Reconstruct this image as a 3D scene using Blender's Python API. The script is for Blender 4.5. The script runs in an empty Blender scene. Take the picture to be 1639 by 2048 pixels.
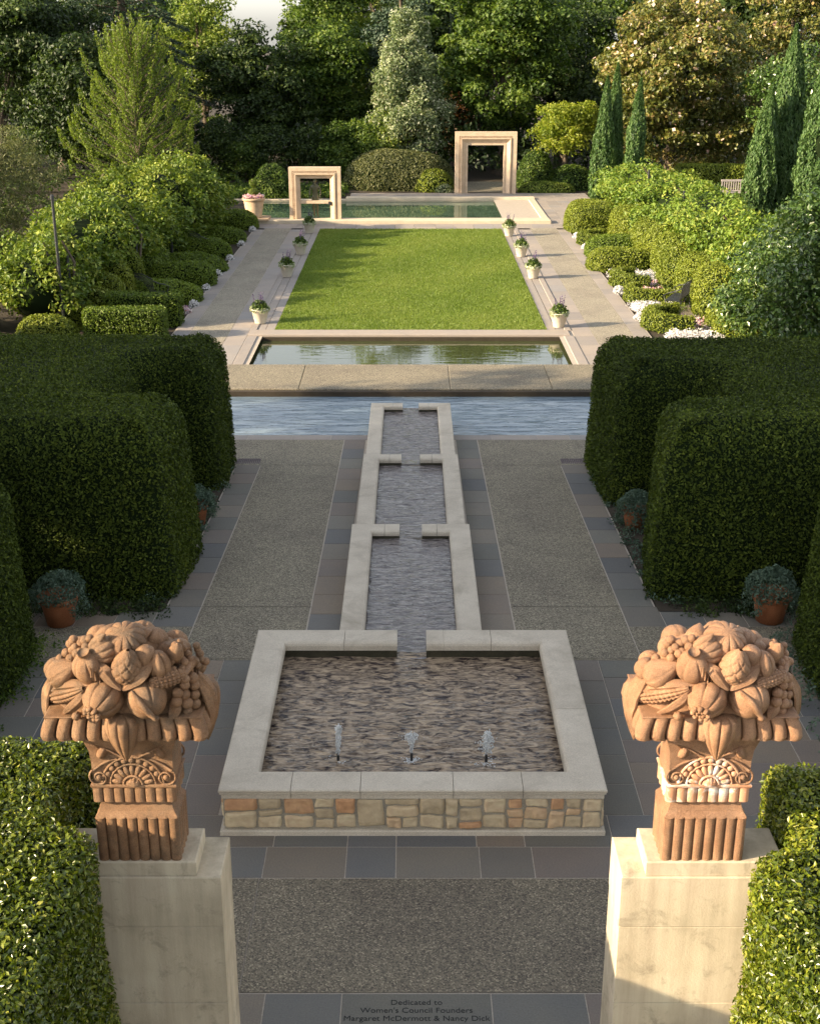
import bpy, bmesh, math, random, sys
import numpy as np
from mathutils import Vector, Matrix
from mathutils.geometry import delaunay_2d_cdt
R = math.radians
scene = bpy.context.scene
# ------------------------------------------------------------------ camera
FPX, TH, H = 2543.0, R(20.86), 8.6          # focal length in photo pixels, downward pitch, eye height
cam = bpy.data.cameras.new('camera'); camo = bpy.data.objects.new('camera', cam)
scene.collection.objects.link(camo); scene.camera = camo
camo.location = (0, 0, H); camo.rotation_euler = (math.pi/2 - TH, 0, 0)
cam.sensor_fit = 'VERTICAL'; cam.sensor_height = 24.0; cam.sensor_width = 19.2
cam.lens = FPX/2048*24; cam.shift_x = -1.5/2048; cam.clip_end = 2000; cam.clip_start = 0.1
# ------------------------------------------------------------------ light
SUN_EL, SUN_AZ = R(20.5), (-0.957, -0.29)      # direction towards the sun, on plan
w = bpy.data.worlds.new('World'); scene.world = w; w.use_nodes = True
nt = w.node_tree; bg = nt.nodes['Background']
sky = nt.nodes.new('ShaderNodeTexSky'); sky.sky_type = 'NISHITA'; sky.sun_disc = False
sky.sun_elevation = SUN_EL; sky.sun_rotation = math.atan2(SUN_AZ[0], SUN_AZ[1]) % (2*math.pi)
sky.air_density = 1.0; sky.dust_density = 1.2; sky.ozone_density = 0.3
hs = nt.nodes.new('ShaderNodeHueSaturation'); hs.inputs['Saturation'].default_value = 0.32; nt.links.new(sky.outputs[0], hs.inputs['Color']); nt.links.new(hs.outputs[0], bg.inputs[0]); bg.inputs[1].default_value = 0.125
sl = bpy.data.lights.new('sun', 'SUN'); so = bpy.data.objects.new('sun', sl); scene.collection.objects.link(so)
sl.energy = 5.0; sl.angle = R(0.6); sl.color = (1.0, 0.80, 0.53)
sd = Vector((SUN_AZ[0]*math.cos(SUN_EL), SUN_AZ[1]*math.cos(SUN_EL), math.sin(SUN_EL)))
so.rotation_euler = sd.to_track_quat('Z', 'Y').to_euler(); so.location = (-30, -12, 30)
scene.view_settings.view_transform = 'Standard'; scene.view_settings.look = 'None'
scene.view_settings.exposure = 1.42; scene.view_settings.gamma = 1
scene.cycles.max_bounces = 6; scene.cycles.diffuse_bounces = 3; scene.cycles.glossy_bounces = 3
scene.cycles.transmission_bounces = 4; scene.cycles.transparent_max_bounces = 4
scene.cycles.caustics_reflective = False; scene.cycles.caustics_refractive = False
scene.cycles.use_adaptive_sampling = True; scene.cycles.adaptive_threshold = 0.02
scene.cycles.use_denoising = True
scene.cycles.sample_clamp_indirect = 6
QL = 1.0
def plan_x(px, Y, z=0.0):                    # metres right of the axis for a photo column at distance Y
    return (px-821)*(Y*math.cos(TH) + (H-z)*math.sin(TH))/FPX
# ------------------------------------------------------------------ mesh helpers
def norm(a): return a/np.maximum(np.linalg.norm(a, axis=-1, keepdims=True), 1e-9)
def wob(P, freq, seed=0, oct=3):             # smooth pseudo noise, about -1..1
    r = np.random.RandomState(seed+991); out = np.zeros(len(P)); amp = 1; tot = 0
    for o in range(oct):
        for k in range(4):
            d = r.randn(3); d /= np.linalg.norm(d)
            out += amp*np.sin(P@d*freq*(2**o)*(0.7+0.6*r.rand()) + r.rand()*6.28)
        tot += amp*2.2; amp *= 0.55
    return out/tot
class Geo:
    def __init__(s): s.V=[]; s.F=[]; s.M=[]; s.S=[]; s.A=[]; s.n=0
    def add(s, V, F, mat=0, smooth=False, rnd=None):
        V = np.asarray(V, float).reshape(-1, 3)
        if isinstance(F, np.ndarray): F = [F]
        else:
            by = {}
            for f in F: by.setdefault(len(f), []).append(f)
            F = [np.array(v) for v in by.values()]
        for f in F:
            if len(f) == 0: continue
            s.F.append(f + s.n); s.M.append(np.full(len(f), mat)); s.S.append(np.full(len(f), smooth))
        s.V.append(V); s.n += len(V)
        if rnd is None: rnd = np.full(len(V), 0.5)
        s.A.append(np.broadcast_to(rnd, (len(V),)))
        return s
    def moved(s, off=(0,0,0), rz=0.0, sc=1.0):
        c, q = math.cos(rz), math.sin(rz); M = np.array([[c,-q,0],[q,c,0],[0,0,1]])
        s.V = [(v*sc)@M.T + np.array(off) for v in s.V]; return s
    def build(s, name, mats, parent=None):
        V = np.concatenate(s.V); me = bpy.data.meshes.new(name)
        me.vertices.add(len(V)); me.vertices.foreach_set('co', V.astype(np.float32).ravel())
        cnt = np.concatenate([np.full(len(f), f.shape[1]) for f in s.F])
        lv = np.concatenate([f.ravel() for f in s.F]).astype(np.int32)
        me.loops.add(len(lv)); me.loops.foreach_set('vertex_index', lv)
        me.polygons.add(len(cnt)); st = np.concatenate([[0], np.cumsum(cnt)[:-1]]).astype(np.int32)
        me.polygons.foreach_set('loop_start', st); 
        me.polygons.foreach_set('material_index', np.concatenate(s.M).astype(np.int32))
        me.polygons.foreach_set('use_smooth', np.concatenate(s.S).astype(bool))
        a = me.attributes.new('rnd', 'FLOAT', 'POINT'); a.data.foreach_set('value', np.concatenate(s.A).astype(np.float32))
        me.update(calc_edges=True); me.validate()
        for m in (mats if isinstance(mats, (list, tuple)) else [mats]): me.materials.append(m)
        o = bpy.data.objects.new(name, me); scene.collection.objects.link(o)
        if parent: o.parent = parent
        return o
def tag(o, label, cat, group=None):
    o['label'] = label; o['category'] = cat
    if group: o['group'] = group
    return o
def struct(o): o['kind'] = 'structure'; return o
def thing(name, label, cat, loc=(0,0,0), rz=0, group=None):
    o = bpy.data.objects.new(name, None); scene.collection.objects.link(o)
    o.empty_display_size = 0.3; o.location = loc; o.rotation_euler = (0,0,rz)
    return tag(o, label, cat, group)
def dup(root, loc, rz=0, label=None, group=None):
    def cp(o, par):
        c = o.copy(); scene.collection.objects.link(c); c.parent = par
        for ch in list(o.children): cp(ch, c)
        return c
    r = cp(root, None); r.location = loc; r.rotation_euler = (0,0,rz)
    if label: r['label'] = label
    if group: r['group'] = group
    return r
def gridF(nu, nv, cu=False, cv=False):
    iu = np.arange(nu if cu else nu-1); iv = np.arange(nv if cv else nv-1)
    a, b = np.meshgrid(iu, iv, indexing='ij'); a = a.ravel(); b = b.ravel()
    a2 = (a+1) % nu; b2 = (b+1) % nv
    return np.stack([a*nv+b, a2*nv+b, a2*nv+b2, a*nv+b2], 1)
def box(x0, x1, y0, y1, z0, z1):
    V = np.array([[x,y,z] for z in (z0,z1) for y in (y0,y1) for x in (x0,x1)], float)
    F = np.array([[0,2,3,1],[4,5,7,6],[0,1,5,4],[2,6,7,3],[0,4,6,2],[1,3,7,5]]); return V, F
def cbox(x0, x1, y0, y1, z0, z1, c=0.01):    # box with chamfered top edges
    V = np.array([[x0,y0,z0],[x1,y0,z0],[x1,y1,z0],[x0,y1,z0],[x0,y0,z1-c],[x1,y0,z1-c],[x1,y1,z1-c],[x0,y1,z1-c],
                  [x0+c,y0+c,z1],[x1-c,y0+c,z1],[x1-c,y1-c,z1],[x0+c,y1-c,z1]], float)
    F = [[3,2,1,0],[8,9,10,11]]
    for k in range(4):
        n = (k+1) % 4; F.append([k,n,n+4,k+4]); F.append([k+4,n+4,n+8,k+8])
    return V, np.array(F)
def lathe(prof, n=24, axis=None):            # prof: (r,z) pairs
    prof = np.array(prof, float); t = np.arange(n)*2*math.pi/n
    V = np.stack([np.outer(np.cos(t), prof[:,0]), np.outer(np.sin(t), prof[:,0]), np.tile(prof[:,1], (n,1))], -1).reshape(-1,3)
    return V, gridF(n, len(prof), cu=True)
def tube(P, rad, n=8, cap=True):
    P = np.asarray(P, float); rad = np.broadcast_to(np.asarray(rad, float), (len(P),))
    T = norm(np.gradient(P, axis=0)); up = np.array([0.13,0.21,0.97]) if abs(T[0,2]) < 0.9 else np.array([0.97,0.2,0.1])
    V = []
    B = norm(np.cross(T, up)); C = np.cross(T, B); t = np.arange(n)*2*math.pi/n
    for k in range(len(P)): V.append(P[k] + rad[k]*(np.outer(np.cos(t), B[k]) + np.outer(np.sin(t), C[k])))
    V = np.concatenate(V); F = gridF(len(P), n, cv=True); F = [tuple(f[::-1]) for f in F]
    if cap: F.append(tuple(range(n))); F.append(tuple((len(P)-1)*n + np.arange(n)[::-1]))
    return V, F
def ball(c, r, nu=14, nv=9):
    u = np.arange(nu)*2*math.pi/nu; v = np.linspace(0.001, math.pi-0.001, nv)
    d = np.stack([np.outer(np.cos(u), np.sin(v)), np.outer(np.sin(u), np.sin(v)), np.tile(-np.cos(v), (nu,1))], -1).reshape(-1,3)
    return d*np.asarray(r) + np.asarray(c), gridF(nu, nv, cu=True)
def basis(axis):                             # rotation taking +Z to axis
    return np.array(Vector(axis).to_track_quat('Z', 'Y').to_matrix())
def sweep(path, prof, z=0.0, closed=False):  # path (x,y); prof (offset to the left of travel, dz), closed loop
    p = [Vector((a[0], a[1])) for a in path]; n = len(p); V = []; m = len(prof)
    for i in range(n):
        d0 = (p[i]-p[i-1]).normalized() if (i > 0 or closed) else (p[1]-p[0]).normalized()
        d1 = (p[(i+1) % n]-p[i]).normalized() if (i < n-1 or closed) else d0
        n0 = Vector((-d0.y, d0.x)); n1 = Vector((-d1.y, d1.x)); mi = (n0+n1).normalized(); k = 1/max(mi.dot(n0), 0.2)
        for o, dz in prof: q = p[i] + mi*(o*k); V.append((q.x, q.y, z+dz))
    F = [tuple(f) for f in gridF(n, m, cu=closed, cv=True)]
    if not closed: F.append(tuple(range(m))[::-1]); F.append(tuple(range((n-1)*m, n*m)))
    return np.array(V), F
def scatter(V, F, dens, rng, keep=None):     # random points and normals on a mesh of quads or triangles
    F = np.asarray(F); A, B, C = V[F[:,0]], V[F[:,1]], V[F[:,2]]
    tri = [(A,B,C)]
    if F.shape[1] == 4: tri.append((A, C, V[F[:,3]]))
    P = []; N = []
    for a, b, c in tri:
        nn = np.cross(b-a, c-a); ar = np.linalg.norm(nn, axis=1)/2; nn = norm(nn)
        if keep is not None: ar = ar*keep((a+b+c)/3, nn)
        tot = ar.sum()
        if tot <= 0: continue
        k = rng.poisson(tot*dens); idx = rng.choice(len(ar), k, p=ar/tot)
        u = rng.rand(k,1); v = rng.rand(k,1); fl = (u+v) > 1; u = np.where(fl, 1-u, u); v = np.where(fl, 1-v, v)
        P.append(a[idx] + u*(b[idx]-a[idx]) + v*(c[idx]-a[idx])); N.append(nn[idx])
    return np.concatenate(P), np.concatenate(N)
def leaves(g, P, N, L, Wd, rng, spread=0.7, mat=0, rnd=None, direction=None, fold=0.12):
    k = len(P)
    if k == 0: return
    n = norm(N + spread*rng.randn(k,3))
    t = rng.randn(k,3) if direction is None else direction + 0.5*rng.randn(k,3)
    b = norm(np.cross(n, t)); t = np.cross(b, n); s = (0.65+0.7*rng.rand(k,1))
    L2 = L*s/2; W2 = Wd*s/2; f = n*fold*L2
    V = np.stack([P-t*L2, P+b*W2+f, P+t*L2, P-b*W2+f], 1).reshape(-1,3)
    F = np.arange(4*k).reshape(-1,4)
    if rnd is None: rnd = rng.rand(k)
    g.add(V, F, mat, False, np.repeat(rnd, 4))
# ------------------------------------------------------------------ materials
def mat(name, fn=None, rough=0.7, color=(0.5,0.5,0.5), spec=0.4):
    m = bpy.data.materials.new(name); m.use_nodes = True; n = m.node_tree; b = n.nodes['Principled BSDF']
    b.inputs['Roughness'].default_value = rough; b.inputs['Base Color'].default_value = (*color, 1)
    b.inputs['Specular IOR Level'].default_value = spec
    if fn: fn(m, n, b)
    return m
def ramp(n, src, stops, interp='LINEAR'):
    r = n.nodes.new('ShaderNodeValToRGB'); r.color_ramp.interpolation = interp
    e = r.color_ramp.elements
    while len(e) < len(stops): e.new(0.5)
    for k, (p, c) in enumerate(stops): e[k].position = p; e[k].color = (*c, 1)
    n.links.new(src, r.inputs[0]); return r.outputs[0]
def noise(n, scale, detail=4, rough=0.55, coord='Object', dist=0.0, vec=None):
    t = n.nodes.new('ShaderNodeTexNoise'); t.inputs['Scale'].default_value = scale
    t.inputs['Detail'].default_value = detail; t.inputs['Roughness'].default_value = rough; t.inputs['Distortion'].default_value = dist
    if vec is None:
        c = n.nodes.new('ShaderNodeTexCoord'); vec = c.outputs[coord]
    n.links.new(vec, t.inputs['Vector']); return t.outputs[0]
def mixc(n, fac, a, b, mode='MIX'):
    x = n.nodes.new('ShaderNodeMix'); x.data_type = 'RGBA'; x.blend_type = mode
    for s, v in ((0, fac), (6, a), (7, b)):
        if hasattr(v, 'is_output'): n.links.new(v, x.inputs[s])
        elif s == 0: x.inputs[0].default_value = v
        else: x.inputs[s].default_value = (*v, 1)
    return x.outputs[2]
def bump(n, b, h, strength=0.4, dist=0.01):
    u = n.nodes.new('ShaderNodeBump'); u.inputs['Strength'].default_value = strength; u.inputs['Distance'].default_value = dist
    n.links.new(h, u.inputs['Height']); n.links.new(u.outputs[0], b.inputs['Normal']); return u
def attr(n, name='rnd'):
    a = n.nodes.new('ShaderNodeAttribute'); a.attribute_name = name; return a.outputs['Fac']
def foliage(name, cols, rough=0.5, trans=0.3, spec=0.35, tint=(1.25,1.3,0.6)):
    def f(m, n, b):
        st = [(k/(len(cols)-1), c) for k, c in enumerate(cols)]
        c = ramp(n, attr(n), st); n.links.new(c, b.inputs['Base Color'])
        t = n.nodes.new('ShaderNodeBsdfTranslucent'); tc = mixc(n, 1.0, c, tint, 'MULTIPLY'); n.links.new(tc, t.inputs[0])
        x = n.nodes.new('ShaderNodeMixShader'); x.inputs[0].default_value = trans
        n.links.new(b.outputs[0], x.inputs[1]); n.links.new(t.outputs[0], x.inputs[2])
        n.links.new(x.outputs[0], n.nodes['Material Output'].inputs[0])
    return mat(name, f, rough, spec=spec)
def stone(name, c0, c1, c2, scale=3.0, rough=0.75, bs=0.35, speck=90, dark=None, spec=0.3):
    def f(m, n, b):
        big = noise(n, scale, 6, 0.6); c = ramp(n, big, [(0.3, c0), (0.5, c1), (0.72, c2)])
        sp = noise(n, speck, 2, 0.7); c = mixc(n, 0.35, c, ramp(n, sp, [(0.3, tuple(v*0.5 for v in c0)), (0.7, tuple(min(1,v*1.35) for v in c2))]))
        if dark:
            s2 = ramp(n, noise(n, scale*0.6, 8, 0.7, dist=0.6), [(0.52, (0,0,0)), (0.72, (1,1,1))]); c = mixc(n, s2, c, dark)
        n.links.new(c, b.inputs['Base Color']); bump(n, b, sp, bs, 0.006)
    return mat(name, f, rough, spec=spec)
def tilemat(name, cols, agg=False, rough=0.7):
    def f(m, n, b):
        c = ramp(n, attr(n), [(k/(len(cols)-1), c) for k, c in enumerate(cols)])
        big = noise(n, 1.3, 6, 0.65); c = mixc(n, 0.55, c, ramp(n, big, [(0.3, (0.45,0.45,0.47)), (0.7, (0.62,0.58,0.52))]), 'OVERLAY')
        fine = noise(n, 60, 3, 0.7); c = mixc(n, 0.25, c, ramp(n, fine, [(0.3, (0.1,0.1,0.1)), (0.75, (0.9,0.88,0.85))]), 'OVERLAY')
        n.links.new(c, b.inputs['Base Color']); bump(n, b, noise(n, 14, 5, 0.6), 0.25, 0.01)
    return mat(name, f, rough, spec=0.35)
def aggmat(name, base, lo, hi):
    def f(m, n, b):
        v = n.nodes.new('ShaderNodeTexVoronoi'); v.inputs['Scale'].default_value = 75; co = n.nodes.new('ShaderNodeTexCoord')
        n.links.new(co.outputs['Object'], v.inputs['Vector'])
        s = n.nodes.new('ShaderNodeSeparateColor'); n.links.new(v.outputs['Color'], s.inputs[0])
        c = ramp(n, s.outputs[0], [(0.0, lo), (0.5, base), (0.86, tuple(x*1.3 for x in base)), (1.0, hi)])
        c = mixc(n, 0.8, c, ramp(n, noise(n, 0.7, 8, 0.65, dist=0.5), [(0.3, (0.38,0.36,0.35)), (0.5, (0.5,0.49,0.46)), (0.72, (0.60,0.59,0.54))]), 'OVERLAY')
        n.links.new(c, b.inputs['Base Color']); bump(n, b, v.outputs['Distance'], 0.5, 0.006)
    return mat(name, f, 0.75, spec=0.3)
def watermat(name, base, rough=0.04, ior=1.33, scale=3.0, strength=0.3, stretch=(1,2.5,1), dist=0.02, spec=0.5, dark=None, nscale=0.8):
    def f(m, n, b):
        co = n.nodes.new('ShaderNodeTexCoord'); mp = n.nodes.new('ShaderNodeMapping'); mp.inputs['Scale'].default_value = stretch
        n.links.new(co.outputs['Object'], mp.inputs[0])
        h = noise(n, scale, 3, 0.5, vec=mp.outputs[0], dist=0.8); bump(n, b, h, strength, dist)
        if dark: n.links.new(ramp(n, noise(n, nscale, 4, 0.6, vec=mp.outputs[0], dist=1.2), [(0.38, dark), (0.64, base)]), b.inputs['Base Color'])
        b.inputs['IOR'].default_value = ior
    return mat(name, f, rough, base, spec)
M = {}
M['lime'] = stone('limestone_coping', (0.46,0.40,0.32), (0.57,0.50,0.405), (0.66,0.59,0.485), 2.2, dark=(0.40,0.345,0.27))
M['warm'] = stone('warm_limestone', (0.5,0.42,0.31), (0.58,0.49,0.37), (0.64,0.55,0.42), 2.5)
M['pillar'] = stone('pillar_concrete', (0.40,0.35,0.26), (0.52,0.46,0.35), (0.60,0.54,0.43), 1.6, dark=(0.28,0.24,0.17), bs=0.25)
def pillarmat(m, n, b):
    c = ramp(n, noise(n, 1.6, 6, 0.6), [(0.3, (0.42,0.36,0.27)), (0.5, (0.54,0.47,0.36)), (0.72, (0.61,0.54,0.43))])
    co = n.nodes.new('ShaderNodeTexCoord'); mp = n.nodes.new('ShaderNodeMapping'); mp.inputs['Scale'].default_value = (9,9,0.7); n.links.new(co.outputs['Object'], mp.inputs[0])
    s = noise(n, 1.0, 5, 0.65, vec=mp.outputs[0]); c = mixc(n, 0.55, c, ramp(n, s, [(0.3, (0.30,0.29,0.25)), (0.66, (0.62,0.6,0.56))]), 'OVERLAY')
    bl = ramp(n, noise(n, 5, 8, 0.75, dist=0.5), [(0.54, (0,0,0)), (0.72, (1,1,1))]); c = mixc(n, bl, c, (0.31,0.26,0.19))
    n.links.new(c, b.inputs['Base Color']); bump(n, b, noise(n, 70, 4, 0.7), 0.35, 0.006)
M['pillar'] = mat('pillar_limestone', pillarmat, 0.85)
M['frame'] = stone('frame_stone', (0.46,0.34,0.24), (0.58,0.44,0.31), (0.66,0.52,0.38), 4)
def carved(cols, stain, off):
    def f(m, n, b):
        co = n.nodes.new('ShaderNodeTexCoord'); mp = n.nodes.new('ShaderNodeMapping'); mp.inputs['Location'].default_value = (off, off*2, off); n.links.new(co.outputs['Object'], mp.inputs[0]); v = mp.outputs[0]
        c = ramp(n, noise(n, 6, 7, 0.7, vec=v), [(0.3, cols[0]), (0.5, cols[1]), (0.7, cols[2])])
        s = ramp(n, noise(n, 3.2, 8, 0.75, dist=0.6, vec=v), [(0.48, (0,0,0)), (0.68, (1,1,1))]); c = mixc(n, s, c, stain)
        p_ = noise(n, 150, 2, 0.8, vec=v); c = mixc(n, 0.5, c, ramp(n, p_, [(0.34, (0.22,0.2,0.18)), (0.62, (0.66,0.63,0.6))]), 'OVERLAY')
        n.links.new(c, b.inputs['Base Color']); bump(n, b, noise(n, 85, 6, 0.8, vec=v), 0.9, 0.012)
    return f
M['terra'] = mat('carved_red_stone', carved([(0.17,0.09,0.045),(0.28,0.155,0.08),(0.38,0.23,0.13)], (0.13,0.09,0.055), 0), 0.5, spec=0.4)
M['terra2'] = mat('carved_pink_stone', carved([(0.23,0.12,0.064),(0.35,0.19,0.105),(0.45,0.27,0.16)], (0.24,0.145,0.09), 3.7), 0.45, spec=0.45)
def terra_white(m, n, b):
    big = noise(n, 5, 6); c = ramp(n, big, [(0.3, (0.42,0.20,0.11)), (0.5, (0.55,0.285,0.165)), (0.72, (0.64,0.37,0.235))])
    k = ramp(n, noise(n, 7, 5, 0.65, dist=0.8), [(0.5, (0,0,0)), (0.62, (1,1,1))]); c = mixc(n, k, c, (0.72,0.66,0.6))
    n.links.new(c, b.inputs['Base Color']); bump(n, b, noise(n, 120, 2), 0.25, 0.006)
M['terraw'] = mat('carved_red_stone_with_lime_bloom', terra_white, 0.5)
M['wallst'] = mat('wall_stone', lambda m,n,b: (n.links.new(mixc(n, 0.4, ramp(n, attr(n), [(0,(0.46,0.37,0.25)),(0.45,(0.62,0.51,0.35)),(0.72,(0.58,0.41,0.26)),(1,(0.54,0.28,0.14))]), ramp(n, noise(n, 9, 6, 0.7), [(0.3,(0.25,0.22,0.18)),(0.7,(0.72,0.68,0.6))]), 'OVERLAY'), b.inputs['Base Color']), bump(n, b, noise(n, 30, 5, 0.7), 0.6, 0.01)), 0.85)
M['wet'] = stone('wet_dark_stone', (0.03,0.028,0.018), (0.05,0.045,0.03), (0.09,0.08,0.05), 9, rough=0.4)
M['mortar'] = stone('mortar', (0.25,0.22,0.17), (0.33,0.29,0.23), (0.4,0.36,0.29), 8)
M['joint'] = stone('pale_joint', (0.36,0.31,0.26), (0.44,0.38,0.32), (0.5,0.44,0.37), 6)
M['slab'] = tilemat('bluestone', [(0.125,0.127,0.13),(0.165,0.163,0.158),(0.15,0.148,0.13),(0.195,0.165,0.145),(0.225,0.185,0.145),(0.18,0.175,0.155)])
M['slab2'] = tilemat('pale_paving', [(0.25,0.23,0.22),(0.30,0.27,0.25),(0.33,0.29,0.26),(0.27,0.26,0.26)])
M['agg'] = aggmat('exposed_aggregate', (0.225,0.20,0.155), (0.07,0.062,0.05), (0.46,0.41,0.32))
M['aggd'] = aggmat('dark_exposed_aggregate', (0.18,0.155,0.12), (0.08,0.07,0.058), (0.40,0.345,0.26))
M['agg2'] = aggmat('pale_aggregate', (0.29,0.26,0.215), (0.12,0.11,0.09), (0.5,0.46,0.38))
M['soil'] = stone('soil', (0.035,0.028,0.02), (0.05,0.04,0.028), (0.07,0.055,0.04), 3, rough=0.95)
M['redmulch'] = stone('red_mulch', (0.2,0.09,0.05), (0.28,0.13,0.08), (0.33,0.17,0.11), 6)
M['pot'] = stone('white_pot', (0.5,0.44,0.35), (0.60,0.54,0.44), (0.68,0.62,0.52), 5)
M['urn'] = stone('buff_urn', (0.38,0.27,0.17), (0.47,0.34,0.22), (0.54,0.41,0.28), 7)
M['clay'] = stone('terracotta', (0.26,0.09,0.035), (0.34,0.12,0.05), (0.4,0.16,0.07), 7)
M['bark'] = stone('bark', (0.07,0.05,0.035), (0.11,0.085,0.06), (0.16,0.13,0.1), 9, rough=0.9)
M['metal'] = mat('dark_metal', None, 0.45, (0.03,0.032,0.034), 0.5)
M['bronze'] = stone('bronze', (0.04,0.042,0.026), (0.07,0.07,0.04), (0.16,0.15,0.07), 6, rough=0.4, spec=0.6)
M['teak'] = stone('weathered_teak', (0.33,0.28,0.25), (0.45,0.4,0.37), (0.52,0.47,0.43), 10)
M['drain'] = mat('drain_iron', None, 0.6, (0.09,0.06,0.075))
M['engrave'] = mat('engraved_letter', None, 0.9, (0.018,0.018,0.02))
M['foam'] = mat('white_water', None, 0.5, (0.82,0.84,0.85), 0.4)
M['foam'].node_tree.nodes['Principled BSDF'].inputs['Transmission Weight'].default_value = 0.15
M['hedge'] = foliage('yew_hedge', [(0.022,0.034,0.005),(0.045,0.068,0.009),(0.078,0.108,0.013),(0.14,0.17,0.024)], trans=0.15, rough=0.65, spec=0.15)
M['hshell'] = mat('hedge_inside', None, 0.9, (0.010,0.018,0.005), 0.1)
M['privet'] = foliage('privet_leaf', [(0.03,0.05,0.005),(0.09,0.13,0.009),(0.20,0.23,0.016),(0.38,0.37,0.07)], rough=0.3, trans=0.25, spec=0.6)
M['box'] = foliage('box_leaf', [(0.07,0.11,0.010),(0.12,0.18,0.015),(0.19,0.25,0.025)], trans=0.2)
M['yew2'] = foliage('golden_yew', [(0.10,0.14,0.015),(0.17,0.21,0.02),(0.25,0.28,0.03)], trans=0.2)
M['vine'] = foliage('wisteria_leaf', [(0.035,0.07,0.008),(0.085,0.14,0.014),(0.16,0.22,0.022),(0.30,0.33,0.05)], trans=0.25)
M['vine2'] = foliage('wisteria_leaf_bright', [(0.045,0.09,0.012),(0.10,0.17,0.02),(0.17,0.25,0.03),(0.31,0.34,0.06)], trans=0.25)
M['dark'] = foliage('dark_leaf', [(0.008,0.018,0.004),(0.020,0.040,0.008),(0.042,0.072,0.013),(0.10,0.14,0.028)], trans=0.25)
M['mid'] = foliage('mid_leaf', [(0.022,0.048,0.008),(0.052,0.098,0.014),(0.10,0.16,0.024),(0.20,0.26,0.045)], trans=0.35)
M['light'] = foliage('light_leaf', [(0.055,0.095,0.014),(0.11,0.17,0.024),(0.19,0.25,0.042),(0.33,0.36,0.09)], trans=0.4)
M['yellow'] = foliage('maple_leaf', [(0.10,0.15,0.016),(0.17,0.23,0.022),(0.26,0.30,0.035),(0.38,0.38,0.06)], trans=0.45)
M['cypress'] = foliage('bald_cypress_needles', [(0.045,0.08,0.010),(0.09,0.14,0.014),(0.15,0.21,0.022),(0.24,0.29,0.04)], trans=0.35)
M['ital'] = foliage('italian_cypress', [(0.035,0.08,0.022),(0.06,0.12,0.032),(0.09,0.16,0.042),(0.13,0.20,0.06)], trans=0.2)
M['deodar'] = foliage('cedar_needles', [(0.02,0.04,0.022),(0.035,0.065,0.036),(0.06,0.095,0.055),(0.09,0.13,0.08)], trans=0.15)
M['silver'] = foliage('silver_foliage', [(0.06,0.10,0.04),(0.13,0.18,0.075),(0.27,0.32,0.17),(0.62,0.62,0.48)], trans=0.3)
M['olive'] = foliage('olive_shrub', [(0.05,0.065,0.025),(0.09,0.105,0.038),(0.14,0.15,0.055),(0.22,0.22,0.10)], trans=0.3)
M['magnolia'] = foliage('magnolia_leaf', [(0.03,0.04,0.008),(0.07,0.09,0.015),(0.12,0.135,0.024),(0.20,0.185,0.042),(0.30,0.21,0.08)], rough=0.42, trans=0.2, spec=0.4)
M['glossy'] = foliage('glossy_leaf', [(0.022,0.05,0.012),(0.045,0.09,0.018),(0.08,0.14,0.025),(0.18,0.24,0.06)], rough=0.28, trans=0.2, spec=0.6)
M['teal'] = foliage('silver_trailing', [(0.04,0.075,0.05),(0.08,0.13,0.09),(0.14,0.20,0.14)], trans=0.2)
M['redleaf'] = foliage('red_leaf', [(0.05,0.025,0.01),(0.09,0.04,0.014),(0.14,0.07,0.02)], trans=0.3)
M['fwhite'] = foliage('white_petal', [(0.6,0.58,0.58),(0.8,0.78,0.78),(0.85,0.82,0.82)], trans=0.2, tint=(1,1,1))
M['fpink'] = foliage('pink_petal', [(0.7,0.3,0.35),(0.75,0.5,0.45),(0.8,0.7,0.65),(0.45,0.25,0.5),(0.8,0.4,0.2)], trans=0.2, tint=(1,1,1))
M['fpurple'] = foliage('purple_spike', [(0.08,0.05,0.14),(0.14,0.09,0.2)], trans=0.1)
M['blossom'] = foliage('magnolia_flower', [(0.6,0.35,0.25),(0.75,0.62,0.52),(0.8,0.72,0.62)], trans=0.2, tint=(1,1,1))
def lawnmat(m, n, b):
    c = ramp(n, noise(n, 0.7, 5, 0.6), [(0.3, (0.125,0.185,0.03)), (0.5, (0.175,0.24,0.042)), (0.72, (0.25,0.285,0.07))])
    c = mixc(n, 0.45, c, ramp(n, noise(n, 30, 4, 0.8), [(0.3, (0.25,0.3,0.2)), (0.7, (0.72,0.75,0.6))]), 'OVERLAY')
    n.links.new(c, b.inputs['Base Color']); bump(n, b, noise(n, 22, 5, 0.8), 1.0, 0.06)
M['lawn'] = mat('lawn', lawnmat, 0.85, spec=0.15)
M['blade'] = foliage('grass_blade', [(0.12,0.18,0.025),(0.17,0.235,0.04),(0.24,0.285,0.065)], trans=0.35)
M['w_blue'] = watermat('shallow_blue_water', (0.21,0.27,0.32), 0.05, 1.5, 2.2, 0.7, (0.6,2.6,1), 0.05, dark=(0.15,0.21,0.27))
M['w_mirror'] = watermat('mirror_water', (0.05,0.06,0.025), 0.015, 2.1, 1.6, 0.10, (0.7,2.4,1), 0.02)
M['w_teal'] = watermat('green_pool_water', (0.085,0.135,0.085), 0.03, 1.33, 1.2, 0.05, (1,2,1), 0.02, dark=(0.05,0.09,0.06))
M['w_basin'] = watermat('rippling_water', (0.46,0.35,0.24), 0.06, 1.33, 8, 0.9, (0.8,2.1,1), 0.035, dark=(0.035,0.024,0.024), nscale=7)  # pale and dark streaks in the colour stand for caustic light on the bed
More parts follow.
